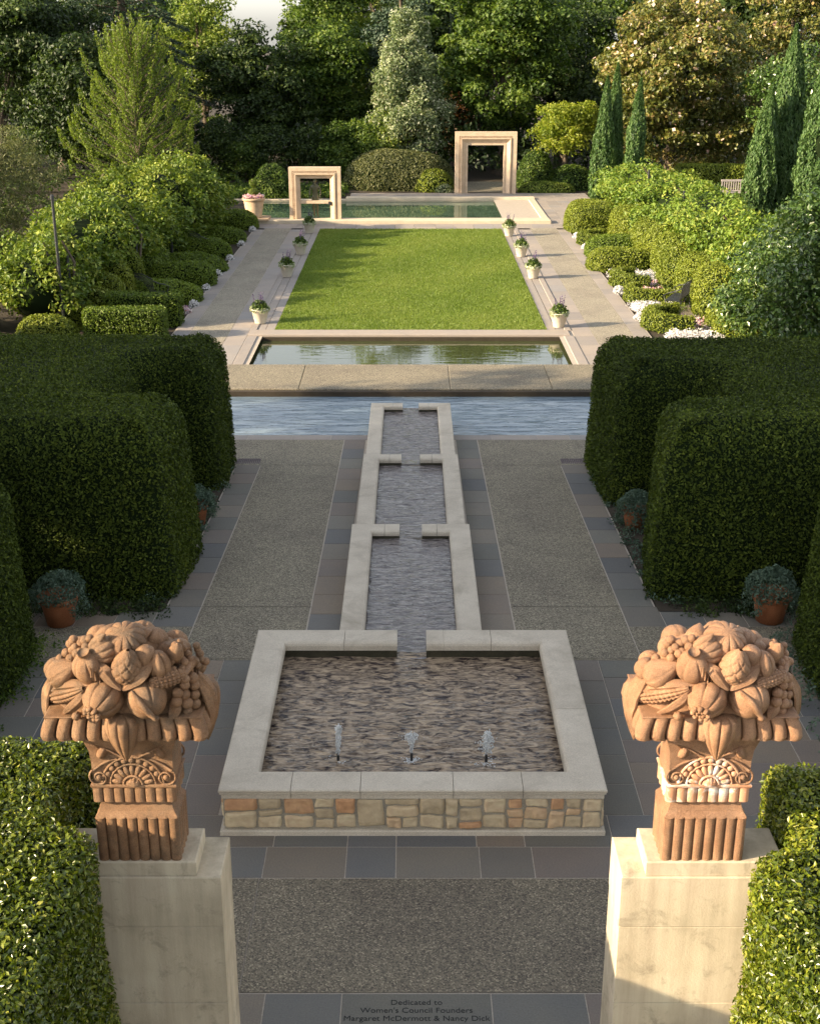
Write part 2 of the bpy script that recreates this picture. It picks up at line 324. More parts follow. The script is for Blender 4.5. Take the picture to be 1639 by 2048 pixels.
M['w_chan'] = watermat('channel_water', (0.27,0.235,0.215), 0.04, 1.6, 6, 0.6, (0.8,2.4,1), 0.04, dark=(0.07,0.06,0.065), nscale=8)  # caustic light and dark painted into the colour, as in the basin
# ------------------------------------------------------------------ the ground
def gz(Y): return float(np.clip(0.056*(27.5-Y), 0.0, 0.70))
rng = np.random.RandomState(5)
def sheet(name, x0, x1, y0, y1, zf, m, nx=2, ny=2):
    xs = np.linspace(x0, x1, nx); ys = np.linspace(y0, y1, ny); X, Y = np.meshgrid(xs, ys, indexing='ij')
    Z = np.vectorize(zf)(X, Y) if callable(zf) else np.full(X.shape, zf)
    return Geo().add(np.stack([X,Y,Z], -1).reshape(-1,3), gridF(nx, ny)[:, ::1]).build(name, m)
# one ground sheet with rectangular wells for the pools
def ground_sheet():
    xs = [-400,-60,-20,-8.2,-6.4,-4.5,0,4.5,6.3,9.5,20,60,400]; ys = [-60,0,8,11,15.0,19,23,27.5,31.3,33.9,37.3,61.4,69.3,75,110,500]
    V = np.array([[x,y,gz(y)-0.035] for x in xs for y in ys], float); F = []
    ny = len(ys)
    for i in range(len(xs)-1):
        for j in range(ny-1):
            cx, cy = (xs[i]+xs[i+1])/2, (ys[j]+ys[j+1])/2
            if -8.2 < cx < 6.3 and 27.5 < cy < 31.3: continue
            if abs(cx) < 4.5 and 33.9 < cy < 37.3: continue
            if -8.2 < cx < 6.3 and 61.4 < cy < 69.3: continue
            F.append((i*ny+j, (i+1)*ny+j, (i+1)*ny+j+1, i*ny+j+1))
    struct(Geo().add(V, F).build('ground', M['soil']))
ground_sheet()
# slabs: thin tiles proud of a pale mortar bed
def tiles(g, x0, x1, y0, y1, nx, ny, gap=0.012, jit=0.15, t=0.02, stag=False, zf=gz, off=0.0):
    ys = np.linspace(y0, y1, ny+1); 
    for j in range(ny):
        xs = np.linspace(x0, x1, nx+1)
        if nx > 1: xs[1:-1] += (rng.rand(nx-1)-0.5)*jit*(x1-x0)/nx + (0.5*(x1-x0)/nx*0.5 if (stag and j % 2) else 0)
        for i in range(nx):
            a, b, c, d = xs[i]+gap/2, xs[i+1]-gap/2, ys[j]+gap/2, ys[j+1]-gap/2
            V, F = cbox(a, b, c, d, 0, 1, 0.003)
            z0, z1 = zf(c)+off, zf(d)+off; zz = np.where(V[:,1] < (c+d)/2, z0, z1)
            V[:,2] = zz + np.where(V[:,2] < 0.1, -t, np.where(V[:,2] > 0.999, 0, -0.003)); g.add(V, F, 0, False, rng.rand())
def bed(x0, x1, y0, y1, name='mortar_bed', off=-0.006, m='joint'):
    n = max(2, int((y1-y0)/1.0)+2); return struct(sheet(name, x0, x1, y0, y1, lambda x, y: gz(y)+off, M[m], 2, n))
def panel(g, x0, x1, y0, y1):                # aggregate panel following the slope
    ys = sorted(set([y0, y1] + [y for y in (15.0, 27.5) if y0 < y < y1]))
    for a, b in zip(ys[:-1], ys[1:]):
        g.add([(x0,a,gz(a)),(x1,a,gz(a)),(x1,b,gz(b)),(x0,b,gz(b))], [(0,1,2,3)])
# near terrace
bed(-9, 9, 4.0, 17.1); bed(-3.62, 3.62, 17.11, 24.9); bed(-6.3, 6.3, 24.91, 27.45)
g = Geo()
for xs, ys in (((-3.2,-1.48,-0.655,-0.15,0.70,1.24,2.1,3.2), (10.52,11.03)), ((-3.2,-1.42,-0.655,-0.15,0.68,1.18,2.1,3.2), (11.03,11.6))):
    for a, b in zip(xs[:-1], xs[1:]): tiles(g, a, b, ys[0], ys[1], 1, 1)
for a, b in zip((-3.2,-1.27,-0.60,0.70,1.52,3.2), (-1.27,-0.60,0.70,1.52,3.2)): tiles(g, a, b, 7.6, 8.9, 1, 1)
for s in (-1, 1):
    a, b = sorted((s*2.06, s*2.5)); tiles(g, a, b, 11.6, 15.2, 1, 6)
    y = 11.6
    for k, dy in enumerate((0.62,0.42,0.5,0.55,0.45,0.55,0.5)):
        a, b = sorted((s*2.5, s*9)); tiles(g, a, b, y, y+dy, 6, 1, jit=0.5); y += dy
    a, b = sorted((s*3.2, s*9)); tiles(g, a, b, 8.9, 11.6, 5, 4, jit=0.4)
    a, b = sorted((s*1.0, s*1.47)); tiles(g, a, b, 15.25, 27.0, 1, 15)
    a, b = sorted((s*3.1, s*3.6)); tiles(g, a, b, 17.1, 25.0, 1, 11)
    a, b = sorted((s*3.1, s*6)); tiles(g, a, b, 16.35, 17.1, 5, 1)
    a, b = sorted((s*2.5, s*9)); 
struct(g.build('paving_slabs', M['slab']))
g = Geo()
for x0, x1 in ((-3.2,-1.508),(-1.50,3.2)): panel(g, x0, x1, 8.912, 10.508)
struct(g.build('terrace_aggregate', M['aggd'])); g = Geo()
for s in (-1, 1):
    for x0, x1, y0, y1 in ((1.485,3.085,15.25,17.09),(1.485,3.085,17.105,24.9),(3.1,9,15.25,16.335),(1.485,6.2,24.915,27.0),(2.07,9,15.2,15.24)):
        a, b = sorted((s*x0, s*x1)); panel(g, a, b, y0, y1)
struct(g.build('aggregate_paving', M['agg']))
g = Geo()
for a, b in ((-6.3,-0.95),(0.95,6.3)): tiles(g, a, b, 27.01, 27.44, 6, 1, jit=0.3)
struct(g.build('pool_edge_paving', M['slab2']))
# engraved dedication in the bottom slab
def text(body, x, y, size, par):
    c = bpy.data.curves.new('inscription', 'FONT'); c.body = body; c.size = size; c.align_x = 'CENTER'; c.extrude = 0.0006
    o = bpy.data.objects.new('inscription_line', c); scene.collection.objects.link(o)
    dg = bpy.context.evaluated_depsgraph_get(); me = bpy.data.meshes.new_from_object(o.evaluated_get(dg)); bpy.data.objects.remove(o)
    n = bpy.data.objects.new('inscription_line', me); scene.collection.objects.link(n); me.materials.append(M['engrave'])
    n.location = (x, y, 0); n.parent = par
ins = thing('inscription', 'dark engraved dedication lettering on the bluestone slab at the bottom edge', 'inscription', (0, 0, 0.7012))
text('Dedicated to', 0.05, 8.76, 0.085, ins); text("Women's Council Founders", 0.05, 8.665, 0.085, ins); text('Margaret McDermott & Nancy Dick', 0.05, 8.57, 0.085, ins)
for s, lb in ((-1, 'purple iron drain grate in the paving near the left hedge foot'), (1, 'purple iron drain grate in the paving near the right hedge foot')):
    t = thing('drain_grate', lb, 'drain', (s*3.38, 25.15, gz(25.15)), 0, 'drain grates in the walk')
    g = Geo(); V, F = sweep([(-0.24,-0.2),(0.24,-0.2),(0.24,0.2),(-0.24,0.2)], [(0,0.0),(0,0.008),(0.02,0.008),(0.02,0.0)], closed=True); g.add(V, F); g.build('grate_frame', M['drain'], t)
    g = Geo()
    for k in range(11): g.add(*box(-0.21+k*0.039, -0.21+k*0.039+0.022, -0.18, 0.18, 0.001, 0.007))
    g.build('grate_bars', M['drain'], t)
# upper level paving
bed(-7.1, 7.1, 31.32, 33.85, 'slab_bed'); 
def kerbbox(g, x0, x1, y0, y1, z0=-0.5, z1=0.0, r=None, c=0.015): g.add(*cbox(x0, x1, y0, y1, z0, z1, c), 0, False, rng.rand() if r is None else r)
g = Geo()
for a, b in ((-6.4,-2.85),(-2.84,1.0),(1.01,3.6),(3.61,6.6)): kerbbox(g, a, b, 31.27, 33.78, -0.6, 0.03)
struct(g.build('pool_bridge_paving', M['agg']))
g = Geo(); 
kerbbox(g, -4.85, 4.75, 37.25, 37.95, -0.5, 0.05)
for s in (-1, 1):
    a, b = sorted((s*4.55, s*4.85)); kerbbox(g, a, b, 33.79, 37.24, -0.5, 0.03)
    a, b = sorted((s*4.12, s*4.40)); kerbbox(g, a, b, 37.96, 58.6, -0.3, 0.02)
    a, b = sorted((s*4.66, s*4.86)); kerbbox(g, a, b, 37.96, 58.6, -0.3, 0.035)
struct(g.build('stone_kerb', M['slab2']))
g = Geo()
for s in (-1, 1):
    a, b = sorted((s*4.41, s*4.65)); tiles(g, a, b, 37.96, 58.6, 1, 14, off=0.012)
    a, b = sorted((s*4.87, s*5.45)); tiles(g, a, b, 33.8, 59.0, 1, 22, off=0.012)
    a, b = sorted((s*6.65, s*7.1)); tiles(g, a, b, 34.0, 59.0, 1, 26, off=0.012)
tiles(g, -7.1, 9.3, 58.65, 60.4, 18, 2, off=0.012); tiles(g, 6.55, 9.6, 60.4, 72.2, 5, 14, off=0.012, jit=0.4); tiles(g, -3.3, 6.5, 70.0, 72.2, 12, 3, off=0.012)
struct(g.build('path_slabs', M['slab2']))
g = Geo()
for s in (-1, 1):
    a, b = sorted((s*5.46, s*6.64)); k = 34.0
    while k < 59: g.add(*cbox(a, b, k+0.006, min(k+2.6, 59)-0.006, -0.03, 0.013, 0.003)); k += 2.6
struct(g.build('path_aggregate', M['agg2']))
struct(sheet('path_bed', -7.15, -4.41, 33.8, 60.4, 0.004, M['joint'])); struct(sheet('path_bed', 4.41, 7.15, 33.8, 58.6, 0.004, M['joint'])); struct(sheet('path_bed', 4.41, 9.65, 58.61, 72.25, 0.004, M['joint'])); struct(sheet('path_bed', -3.3, 6.55, 69.9, 72.3, 0.003, M['joint']))
g = Geo(); kerbbox(g, -8.2, 6.55, 60.42, 61.38, -0.5, 0.16); kerbbox(g, 6.25, 6.6, 61.39, 69.3, -0.5, 0.06)
struct(g.build('pool_coping', M['warm']))
g = Geo(); kerbbox(g, -3.45, 6.6, 69.32, 69.95, -0.5, 0.12); kerbbox(g, -9.5, -3.46, 69.32, 69.6, -0.5, 0.03)
struct(g.build('far_pool_coping', M['warm']))
struct(sheet('far_path', 3.0, 5.4, 72.6, 78, 0.0, M['agg'], 2, 2))
g = Geo(); g.add(*box(-6.4,6.6,31.1,31.262,-0.6,-0.005)); g.add(*box(-4.8,4.8,37.15,37.245,-0.5,-0.01))
struct(g.build('pool_wall', M['soil']))
# lawn
lw = struct(sheet('lawn', -4.12, 4.12, 37.94, 58.65, 0.03, M['lawn'], 2, 2))
r2 = np.random.RandomState(9); k = int(110000*QL); P = np.stack([r2.uniform(-4.11,4.11,k), r2.uniform(37.95,58.63,k), np.full(k,0.05)], 1)
g = Geo(); nn = np.zeros((k,3)); nn[:,0] = r2.randn(k); nn[:,1] = r2.randn(k); nn[:,2] = 0.5
leaves(g, P, nn, 0.07, 0.02, r2, 0.3, direction=np.tile([0,0,3.0],(k,1)), rnd=np.clip(0.5+0.4*wob(P, 1.2, 3)+0.2*r2.randn(k),0,1))
o = g.build('grass', M['blade']); tag(o, 'short mown green grass covering the rectangular lawn', 'grass'); o['kind'] = 'stuff'
# water sheets
def water(name, x0, x1, y0, y1, z, m, nx=2, ny=2, amp=0.0, fx=3.0, fy=6.0, seed=1):
    xs = np.linspace(x0, x1, nx); ys = np.linspace(y0, y1, ny); X, Y = np.meshgrid(xs, ys, indexing='ij'); P = np.stack([X*fx, Y*fy, X*0], -1).reshape(-1,3)
    r = np.random.RandomState(seed); zz = np.zeros(len(P))
    if amp:
        Q = P + np.stack([wob(P, 0.35, seed+1), wob(P, 0.35, seed+2), P[:,0]*0], 1)*1.4
        zz = amp*(0.6*wob(Q, 1.0, seed, 3) - 0.7*np.abs(wob(Q, 0.8, seed+5, 2)))
    V = np.stack([X.ravel(), Y.ravel(), z+zz], 1); return struct(Geo().add(V, gridF(nx, ny), 0, True).build(name, m))
water('blue_pool_water', -8.2, 6.6, 27.4, 31.2, -0.13, M['w_blue'])
water('mirror_pool_water', -4.56, 4.56, 33.7, 37.2, -0.11, M['w_mirror'])
water('green_pool_water', -9.5, 6.3, 61.35, 69.35, -0.08, M['w_teal'])
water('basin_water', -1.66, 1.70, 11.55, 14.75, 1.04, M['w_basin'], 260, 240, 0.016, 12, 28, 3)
# ------------------------------------------------------------------ fountain basin and channels
COP = [(0,-0.115),(0,-0.05),(0.012,-0.022),(0.04,-0.004),(0.075,0.0),(0.365,-0.004),(0.385,-0.012),(0.388,-0.03),(0.376,-0.045),(0.378,-0.062),(0.36,-0.078),(0.36,-0.125),(0.03,-0.125)]
def stonewall(g, x0, x1, z0, z1, depth=0.05, seed=2):       # faces -Y at y=0; random squared rubble
    r = np.random.RandomState(seed); x = x0
    while x < x1-0.02:
        wd = r.uniform(0.13,0.36); wd = min(wd, x1-x)
        if x1-(x+wd) < 0.16: wd = x1-x
        hz = r.choice([1,2,2,3,3]) if wd > 0.27 else r.choice([2,3]); hs = np.sort(np.concatenate([[0,1], (np.arange(1,hz)/hz + r.uniform(-0.1,0.1,hz-1))]))
        for a, b in zip(hs[:-1], hs[1:]):
            parts = [(x, x+wd)] if (b-a) > 0.45 or wd < 0.32 or r.rand() < 0.4 else [(x, x+wd*0.52), (x+wd*0.52, x+wd)]
            for p0, p1 in parts:
                gp = 0.011; ax, bx, az, bz = p0+gp, p1-gp, z0+a*(z1-z0)+gp, z0+b*(z1-z0)-gp
                n = 15; U, W = np.meshgrid(np.linspace(-1,1,n), np.linspace(-1,1,n), indexing='ij'); U = U.ravel(); W = W.ravel()
                e = np.maximum(np.abs(U), np.abs(W)); prof = np.clip((1-e**16), 0, 1)
                rr = 1-0.035*(np.abs(U*W)**3)
                X = (ax+bx)/2 + U*rr*(bx-ax)/2; Z = (az+bz)/2 + W*rr*(bz-az)/2
                jc = r.uniform(-0.013, 0.013, (4,2)); q1, q2 = (U+1)/2, (W+1)/2
                for kx, (wa, wb) in enumerate((((1-q1),(1-q2)),(q1,(1-q2)),(q1,q2),((1-q1),q2))): X = X + wa*wb*jc[kx,0]; Z = Z + wa*wb*jc[kx,1]*0.6
                P = np.stack([X, X*0+seed, Z], 1)
                jx = 0.013*wob(P*1.0, 18, seed+1); Y = -(depth*prof*(0.35+0.3*r.rand()) + 0.014*wob(P, 22, seed)*prof + 0.006*wob(P, 70, seed+2)*prof)
                g.add(np.stack([X+jx*e, Y, Z+jx*e], 1), gridF(n, n), 0, True, r.choice([r.uniform(0,0.55), r.uniform(0,0.6), r.uniform(0.65,1)]))
        x += wd
def rot_geo(g, rz, off): return g.moved(off, rz)
BX0, BX1, BY0, BY1, BZ = -1.60, 1.64, 11.61, 14.58, 1.26
bas = thing('fountain_basin', 'raised rectangular fountain basin with pale coping over a rubble stone wall', 'fountain', (0,0,0))
def copings(par, z, segs, prof=COP, m='lime'):
    for s in segs:
        V, F = sweep(s, prof, z); Geo().add(V, F).build('coping_stone', M[m], par)
gj = 0.003
X = [BX0, -1.24, -0.52, 0.44, 1.16, BX1]
# travel so that "left" is outward
segs = [[(BX0, 12.9+gj),(BX0, BY0),(X[1]-gj, BY0)]]
for a, b in zip(X[1:-1], X[2:]):
    if b == BX1: segs.append([(a+gj, BY0),(BX1, BY0),(BX1, 12.9-gj)])
    else: segs.append([(a+gj, BY0),(b-gj, BY0)])
segs = [s[::-1] for s in segs]
segs += [[(BX0, BY1),(BX0, 12.9+gj)][::-1] if False else [(BX0, 12.9+gj),(BX0, BY1),(-0.85-gj, BY1)]]
segs += [[(-0.85+gj, BY1),(-0.175, BY1)], [(0.20, BY1),(0.42, BY1)], [(0.42+gj, BY1),(1.03-gj, BY1)], [(1.03+gj, BY1),(BX1, BY1),(BX1, 12.9+gj)]]
copings(bas, BZ, segs)
o0, o1 = 0.055, 0.345
g = Geo()
g.add(*box(BX0-o1, BX1+o1, BY0-o1, BY0-o0, 0.69, 1.14)); g.add(*box(BX0-o1, BX0-o0, BY0-o0, BY1+o0, 0.69, 1.14)); g.add(*box(BX1+o0, BX1+o1, BY0-o0, BY1+o0, 0.69, 1.14))
g.add(*box(BX0-o1, BX1+o1, BY1+o0, BY1+o1, 0.69, 1.02)); g.add(*box(BX0-o0, BX1+o0, BY0-o0, BY1+o0, 0.69, 0.9)); g.build('basin_core', M['mortar'], bas)
g = Geo(); V, F = sweep([(0.20,BY1),(BX1,BY1),(BX1,BY0),(BX0,BY0),(BX0,BY1),(-0.175,BY1)], [(0.03,-0.45),(0.03,-0.122),(0.054,-0.122),(0.054,-0.45)], BZ); g.add(V, F); g.build('basin_lining', M['wet'], bas)
g = Geo(); stonewall(g, BX0-o1, BX1+o1, 0.77, 1.14, seed=4); g.moved((0, BY0-o1, 0)); g.build('stone_wall', M['wallst'], bas)
g = Geo(); stonewall(g, -BY1-o1, -BY0+o1, 0.77, 1.14, seed=8); g.moved((BX0-o1, 0, 0), -math.pi/2); g.build('stone_wall', M['wallst'], bas)
g = Geo(); stonewall(g, BY0-o1, BY1+o1, 0.77, 1.14, seed=12); g.moved((BX1+o1, 0, 0), math.pi/2); g.build('stone_wall', M['wallst'], bas)
g = Geo(); V, F = sweep([(BX0-o1,BY0-o1),(BX0-o1,BY1+o1),(BX1+o1,BY1+o1),(BX1+o1,BY0-o1)], [(0.045,0.0),(0.045,0.055),(0.035,0.065),(-0.02,0.065),(-0.02,0.0)], 0.695, closed=True); g.add(V, F); g.build('base_course', M['lime'], bas)
# channels
CP = [(0,-0.085),(0,-0.045),(0.01,-0.02),(0.035,-0.003),(0.06,0.0),(0.315,-0.003),(0.33,-0.012),(0.33,-0.035),(0.318,-0.05),(0.318,-0.42),(0.05,-0.42),(0.05,-0.09)]
chs = [(14.97, 19.72, 0.88, 0.63, 0.345, 'nearest'), (19.73, 24.15, 0.64, 0.62, 0.32, 'middle'), (24.16, 28.7, 0.40, 0.615, 0.305, 'farthest')]
for y0, y1, z, hw, cw, nm in chs:
    t = thing('water_channel', {'nearest':'long pale stone water channel joining the back of the fountain basin','middle':'pale stone water channel between the other two, halfway along the walk','farthest':'pale stone water channel whose far end stands in the blue pool'}[nm], 'water channel', (0,0,0), 0, 'stepped water channels')
    pr = [(o*cw/0.33, d) for o, d in CP]; ye = y1-cw
    ym = (y0+ye)/2 + 0.35
    copings(t, z, [[(-hw, y0),(-hw, ym-gj)], [(-hw, ym+gj),(-hw, ye),(-hw+0.2-gj, ye)], [(-hw+0.2+gj, ye),(-0.185, ye)], [(0.185, ye),(hw-0.2-gj, ye)], [(hw-0.2+gj, ye),(hw, ye),(hw, ym+gj)], [(hw, ym-gj),(hw, y0)]], pr)
    g = Geo(); g.add(*box(-hw, hw, y0, ye, z-0.6, z-0.35)); g.add(*box(-0.185, 0.185, ye, y1-0.02, z-0.6, z-0.14)); g.build('channel_floor', M['mortar'], t)
    g = Geo()
    for pa in ([(-hw, y0),(-hw, ye),(-0.185, ye)], [(0.185, ye),(hw, ye),(hw, y0)]): V, F = sweep(pa, [(0.02,-0.45),(0.02,-0.088),(0.045,-0.088),(0.045,-0.45)], z); g.add(V, F)
    g.build('channel_lining', M['wet'], t)
    water('channel_water', -hw-0.035, hw+0.035, y0-0.01, ye+0.03, z-0.135, M['w_chan'], 90, 300, 0.012, 12, 26, int(y0))
    water('spill_water', -0.186, 0.186, ye+0.031, y1+0.01, z-0.128, M['w_chan'], 12, 14, 0.012, 5, 7, 3)
water('spill_water', -0.178, 0.198, BY1-0.02, 14.99, 1.045, M['w_chan'], 14, 16, 0.02, 5, 7, 3)
# jets
rj = np.random.RandomState(3)
def jet(x, y, h, kind, label):
    t = thing('water_jet', label, 'fountain jet', (x, y, 1.02), 0, 'water jets in the basin')
    g = Geo(); V, F = lathe([(0.0,0.0),(0.016,0.0),(0.014,0.11),(0.010,0.115),(0.0,0.115)], 12); g.add(V, F); g.build('nozzle', M['metal'], t)
    g = Geo()
    zs = np.linspace(0.1, h*0.97, 30); t0 = np.linspace(0,1,30); n = 9; th_ = np.arange(n)*6.283/n
    rad = 0.008 + (0.008, 0.014, 0.012)[kind]*t0; rad[-3:] *= (0.8,0.5,0.1); sway = 0.010*np.sin(t0*5+kind*2)*t0
    V = np.stack([np.outer(rad, np.cos(th_))+sway[:,None], np.outer(rad, np.sin(th_)), np.tile(zs[:,None], (1,n))], -1).reshape(-1,3)
    V[:,:2] *= (1+0.5*wob(V, 90, 4+kind))[:,None]; g.add(V, gridF(30, n, cv=True), 0, True)
    for k in range((420, 480, 620)[kind]):   # broken drops round the column, wider towards the top
        q = rj.rand()**(0.8, 0.45, 0.5)[kind]; wd = (0.012+0.012*q, 0.012+0.045*q**3, 0.014+0.040*math.sin(min(q*1.15,1)*3.0))[kind]; z = 0.1+(h-0.1)*q
        x, y = rj.randn(2)*wd*0.75; s = rj.uniform(0.0025, 0.0085)
        V, F = ball((x+(-0.02*q**4 if kind == 1 else 0.01*q), y, z+rj.randn()*0.008), (s, s, s*rj.uniform(1,2.6)), 6, 4); g.add(V, F, 0, True)
    for k in range(170):
        a = rj.rand()*6.28; rr = rj.uniform(0.02,0.19)*rj.rand()**0.6
        V, F = ball((rr*math.cos(a), rr*0.7*math.sin(a), 0.012), (rj.uniform(0.004,0.014), rj.uniform(0.003,0.008), 0.003), 6, 4); g.add(V, F, 0, True)
    g.build('water_plume', M['foam'], t)
jet(-0.80, 12.15, 0.45, 0, 'tallest and thinnest of the three white water jets, above a black nozzle')
jet(0.01, 12.15, 0.34, 1, 'shortest white water jet, bubbling at the middle of the basin')
jet(0.83, 12.12, 0.39, 2, 'bushy white water jet near the right side of the basin')
# ------------------------------------------------------------------ pillars
for nm, xa, xb, lb in (('l', -2.15, -1.175, 'cream stone pillar at left in weathered shade, under a carved fruit basket'), ('r', 1.305, 2.30, 'sunlit cream stone pillar at right, under a carved fruit basket')):
    t = thing('gate_pillar', lb, 'pillar', ((xa+xb)/2, 6.74, 0.69), 0, 'pillars flanking the terrace'); hw = (xb-xa)/2
    zb = 0.0
    for k, zt in enumerate((0.70, 1.40, 2.04, 2.64, 3.012)):
        g = Geo(); e = 0.0 if k < 4 else 0.003; V, F = cbox(-hw-e, hw+e, -0.21-e, 0.21+e, zb+0.003, zt-0.003, 0.006); g.add(V, F); g.build('pillar_block', M['pillar'], t); zb = zt
    g = Geo(); s = 1 if nm == 'l' else -1
    a, b = sorted((s*(hw-0.145), -s*hw)); g.add(*cbox(a, b, -0.197, 0.165, 3.012, 3.112, 0.008)); g.build('plinth_slab', M['pillar'], t)
# ------------------------------------------------------------------ carved fruit basket
def ring(hw, hd, amp, nf, ns, z, n=16, p=0.38):
    pts = []
    for (ax, ay), (bx, by), cnt, nx, ny in (((-hw,-hd),(hw,-hd),nf,0,-1), ((hw,-hd),(hw,hd),ns,1,0), ((hw,hd),(-hw,hd),nf,0,1), ((-hw,hd),(-hw,-hd),ns,-1,0)):
        m = cnt*n
        for k in range(m):
            t = k/m; ph = (t*cnt) % 1.0; o = amp*(abs(math.sin(math.pi*ph))**p - 1.0)
            pts.append((ax+(bx-ax)*t + nx*o, ay+(by-ay)*t + ny*o, z))
    return pts
def loft(rings, n):
    V = np.array(sum(rings, [])); F = [tuple(f[::-1]) for f in gridF(len(rings), n, cv=True)]
    F.append(tuple(range(n))[::-1]); F.append(tuple((len(rings)-1)*n+np.arange(n))); return V, F
TM = 'terra'
bk = thing('fruit_basket_carving', 'carved red stone basket heaped with fruit on the left pillar', 'stone carving', (-1.665, 6.71, 3.80), 0, 'carved fruit baskets')
S = 16
rs = [ring(0.254,0.155,0.022,8,5,z) for z in (0,0.005,0.29,0.30)] + [ring(0.254,0.155,0.008,8,5,0.307), ring(0.247,0.148,0.0,8,5,0.318), ring(0.228,0.13,0.0,8,5,0.345), ring(0.215,0.118,0.0,8,5,0.385), ring(0.212,0.115,0.0,8,5,0.43)]
g = Geo(); V, F = loft(rs, 26*S); g.add(V, F); g.build('fluted_base', M[TM], bk)
rs = [ring(0.235,0.14,0.0,8,5,0.418)] + [ring(0.252,0.153,0.02,8,5,z) for z in (0.424,0.43,0.52)] + [ring(0.254,0.155,0.0,8,5,0.527), ring(0.258,0.158,0,8,5,0.534), ring(0.258,0.158,0,8,5,0.545), ring(0.25,0.15,0,8,5,0.549)]
g = Geo(); V, F = loft(rs, 26*S); g.add(V, F); g.build('fluted_band', M[TM], bk)
rs = [ring(w_,d_,0,1,1,z,8) for w_, d_, z in ((0.243,0.143,0.545),(0.243,0.143,0.70),(0.25,0.148,0.78),(0.275,0.165,0.86),(0.33,0.2,0.93),(0.37,0.22,0.955))]
g = Geo(); V, F = loft(rs, 32); g.add(V, F); neck = g.build('carved_neck', M[TM], bk)
rs = [ring(0.40,0.23,0,11,6,0.918), ring(0.455,0.268,0.03,11,6,0.92), ring(0.482,0.289,0.048,11,6,0.928), ring(0.489,0.294,0.05,11,6,0.95), ring(0.484,0.290,0.048,11,6,0.985), ring(0.472,0.280,0.042,11,6,1.02), ring(0.460,0.270,0.034,11,6,1.048), ring(0.456,0.266,0.02,11,6,1.062), ring(0.458,0.267,0,11,6,1.070), ring(0.45,0.26,0,11,6,1.074)]
g = Geo(); V, F = loft(rs, 34*S); g.add(V, F); g.build('gadrooned_rim', M[TM], bk)
def tor(g, cx, cz, r, y, rr=0.006, a0=0, a1=math.pi, n=26):
    a = np.linspace(a0, a1, n); P = np.stack([cx+r*np.cos(a), np.full(n, y), cz+r*np.sin(a)], 1); V, F = tube(P, rr, 6); g.add(V, F, 0, True)
def relief(face_y, sgn, par, hwid=0.243):
    y = face_y*1.0; out = sgn; z0 = 0.553
    g = Geo()
    tor(g, 0, z0, 0.056, y+out*0.012, 0.009); tor(g, 0, z0, 0.135, y+out*0.006, 0.007); tor(g, 0, z0, 0.183, y+out*0.004, 0.009)
    V, F = ball((0, y, z0), (0.047, 0.028, 0.047)); V[:,2] = np.maximum(V[:,2], z0); V[:,1] += out*0.006*np.sign(np.sin(V[:,0]*170+V[:,2]*170)*np.sin(V[:,0]*170-V[:,2]*170)); g.add(V, F)
    for k in range(9):                       # petals
        a = math.pi*(k+0.5)/9; V, F = ball((0,0,0), (0.018, 0.014, 0.036)); B = np.array([[math.cos(a-math.pi/2),0,-math.sin(a-math.pi/2)],[0,1,0],[math.sin(a-math.pi/2),0,math.cos(a-math.pi/2)]])
        g.add(V@B.T + np.array([0.094*math.cos(a), y+out*0.006, z0+0.094*math.sin(a)]), F, 0, True)
    for k in range(11):                      # scales of the outer ring
        a = math.pi*(k+0.5)/11
        if 0.2 < a < 2.95:
            V, F = ball((0,0,0), (0.019, 0.012, 0.019)); g.add(V + np.array([0.16*math.cos(a), y+out*0.004, z0+0.16*math.sin(a)]), F, 0, True)
    g.build('sunflower_relief', M[TM], par)
    for s in (-1, 1):
        g = Geo(); a = np.linspace(0, 2.9*math.pi, 60); rr = 0.062 - 0.048*a/a[-1]
        cx, cz = s*0.2, z0+0.045
        P = np.stack([cx - s*rr*np.cos(a+2.2), np.full(60, y+out*0.008), cz + rr*np.sin(a+2.2)], 1); g.add(*tube(P, 0.0075, 6), 0, True)
        P = np.array([[s*0.232, y+out*0.006, z0+0.09],[s*0.18, y+out*0.006, z0+0.135],[s*0.12, y+out*0.006, z0+0.165],[s*0.085, y+out*0.004, z0+0.172]]); g.add(*tube(P, 0.008, 6), 0, True)
        V, F = ball((cx, y, cz), (0.02, 0.026, 0.02)); g.add(V, F, 0, True); g.build('scroll_relief', M[TM], par)
        g = Geo(); V, F = ball((0,0,0), (0.033,0.028,0.048), 20, 14); V *= (1+0.07*np.sign(np.sin(V[:,0]*150+V[:,2]*110)*np.sin(V[:,0]*150-V[:,2]*110)))[:,None]; B = basis((s*-0.5,0,1)); g.add(V@B.T + np.array([s*0.17, y, z0+0.215]), F, 0, True); g.build('pine_cone_relief', M[TM], par)
        g = Geo()
        for k in range(4):
            P = np.array([[s*(0.22-0.012*k), y+out*0.008, z0+0.28-k*0.012],[s*(0.13-0.02*k), y+out*0.012, z0+0.235-k*0.012],[s*(0.06-0.008*k), y+out*0.006, z0+0.185-k*0.004]]); g.add(*tube(P, 0.007, 6), 0, True)
        g.build('leaf_relief', M[TM], par)
relief(-0.143, -1, bk); relief(0.143, 1, bk)
def ribbed(g, c, prof, axis=(0,0,1), nr=8, amp=0.12, n=64, p=0.5, crease=True, sc=(1,1,1), twist=0.0):
    prof = np.array(prof, float); t = np.arange(n)*2*math.pi/n
    V = []
    for r, z in prof:
        tt = t + twist*z; rib = 1 - amp*(1-np.abs(np.sin(nr*tt/2))**p)
        V.append(np.stack([r*rib*np.cos(t), r*rib*np.sin(t), np.full(n, z)], 1))
    V = np.concatenate(V); F = gridF(len(prof), n, cv=True)[:, ::-1]
    V = (V*np.array(sc))@basis(axis).T + np.array(c); g.add(V, F, 0, True)
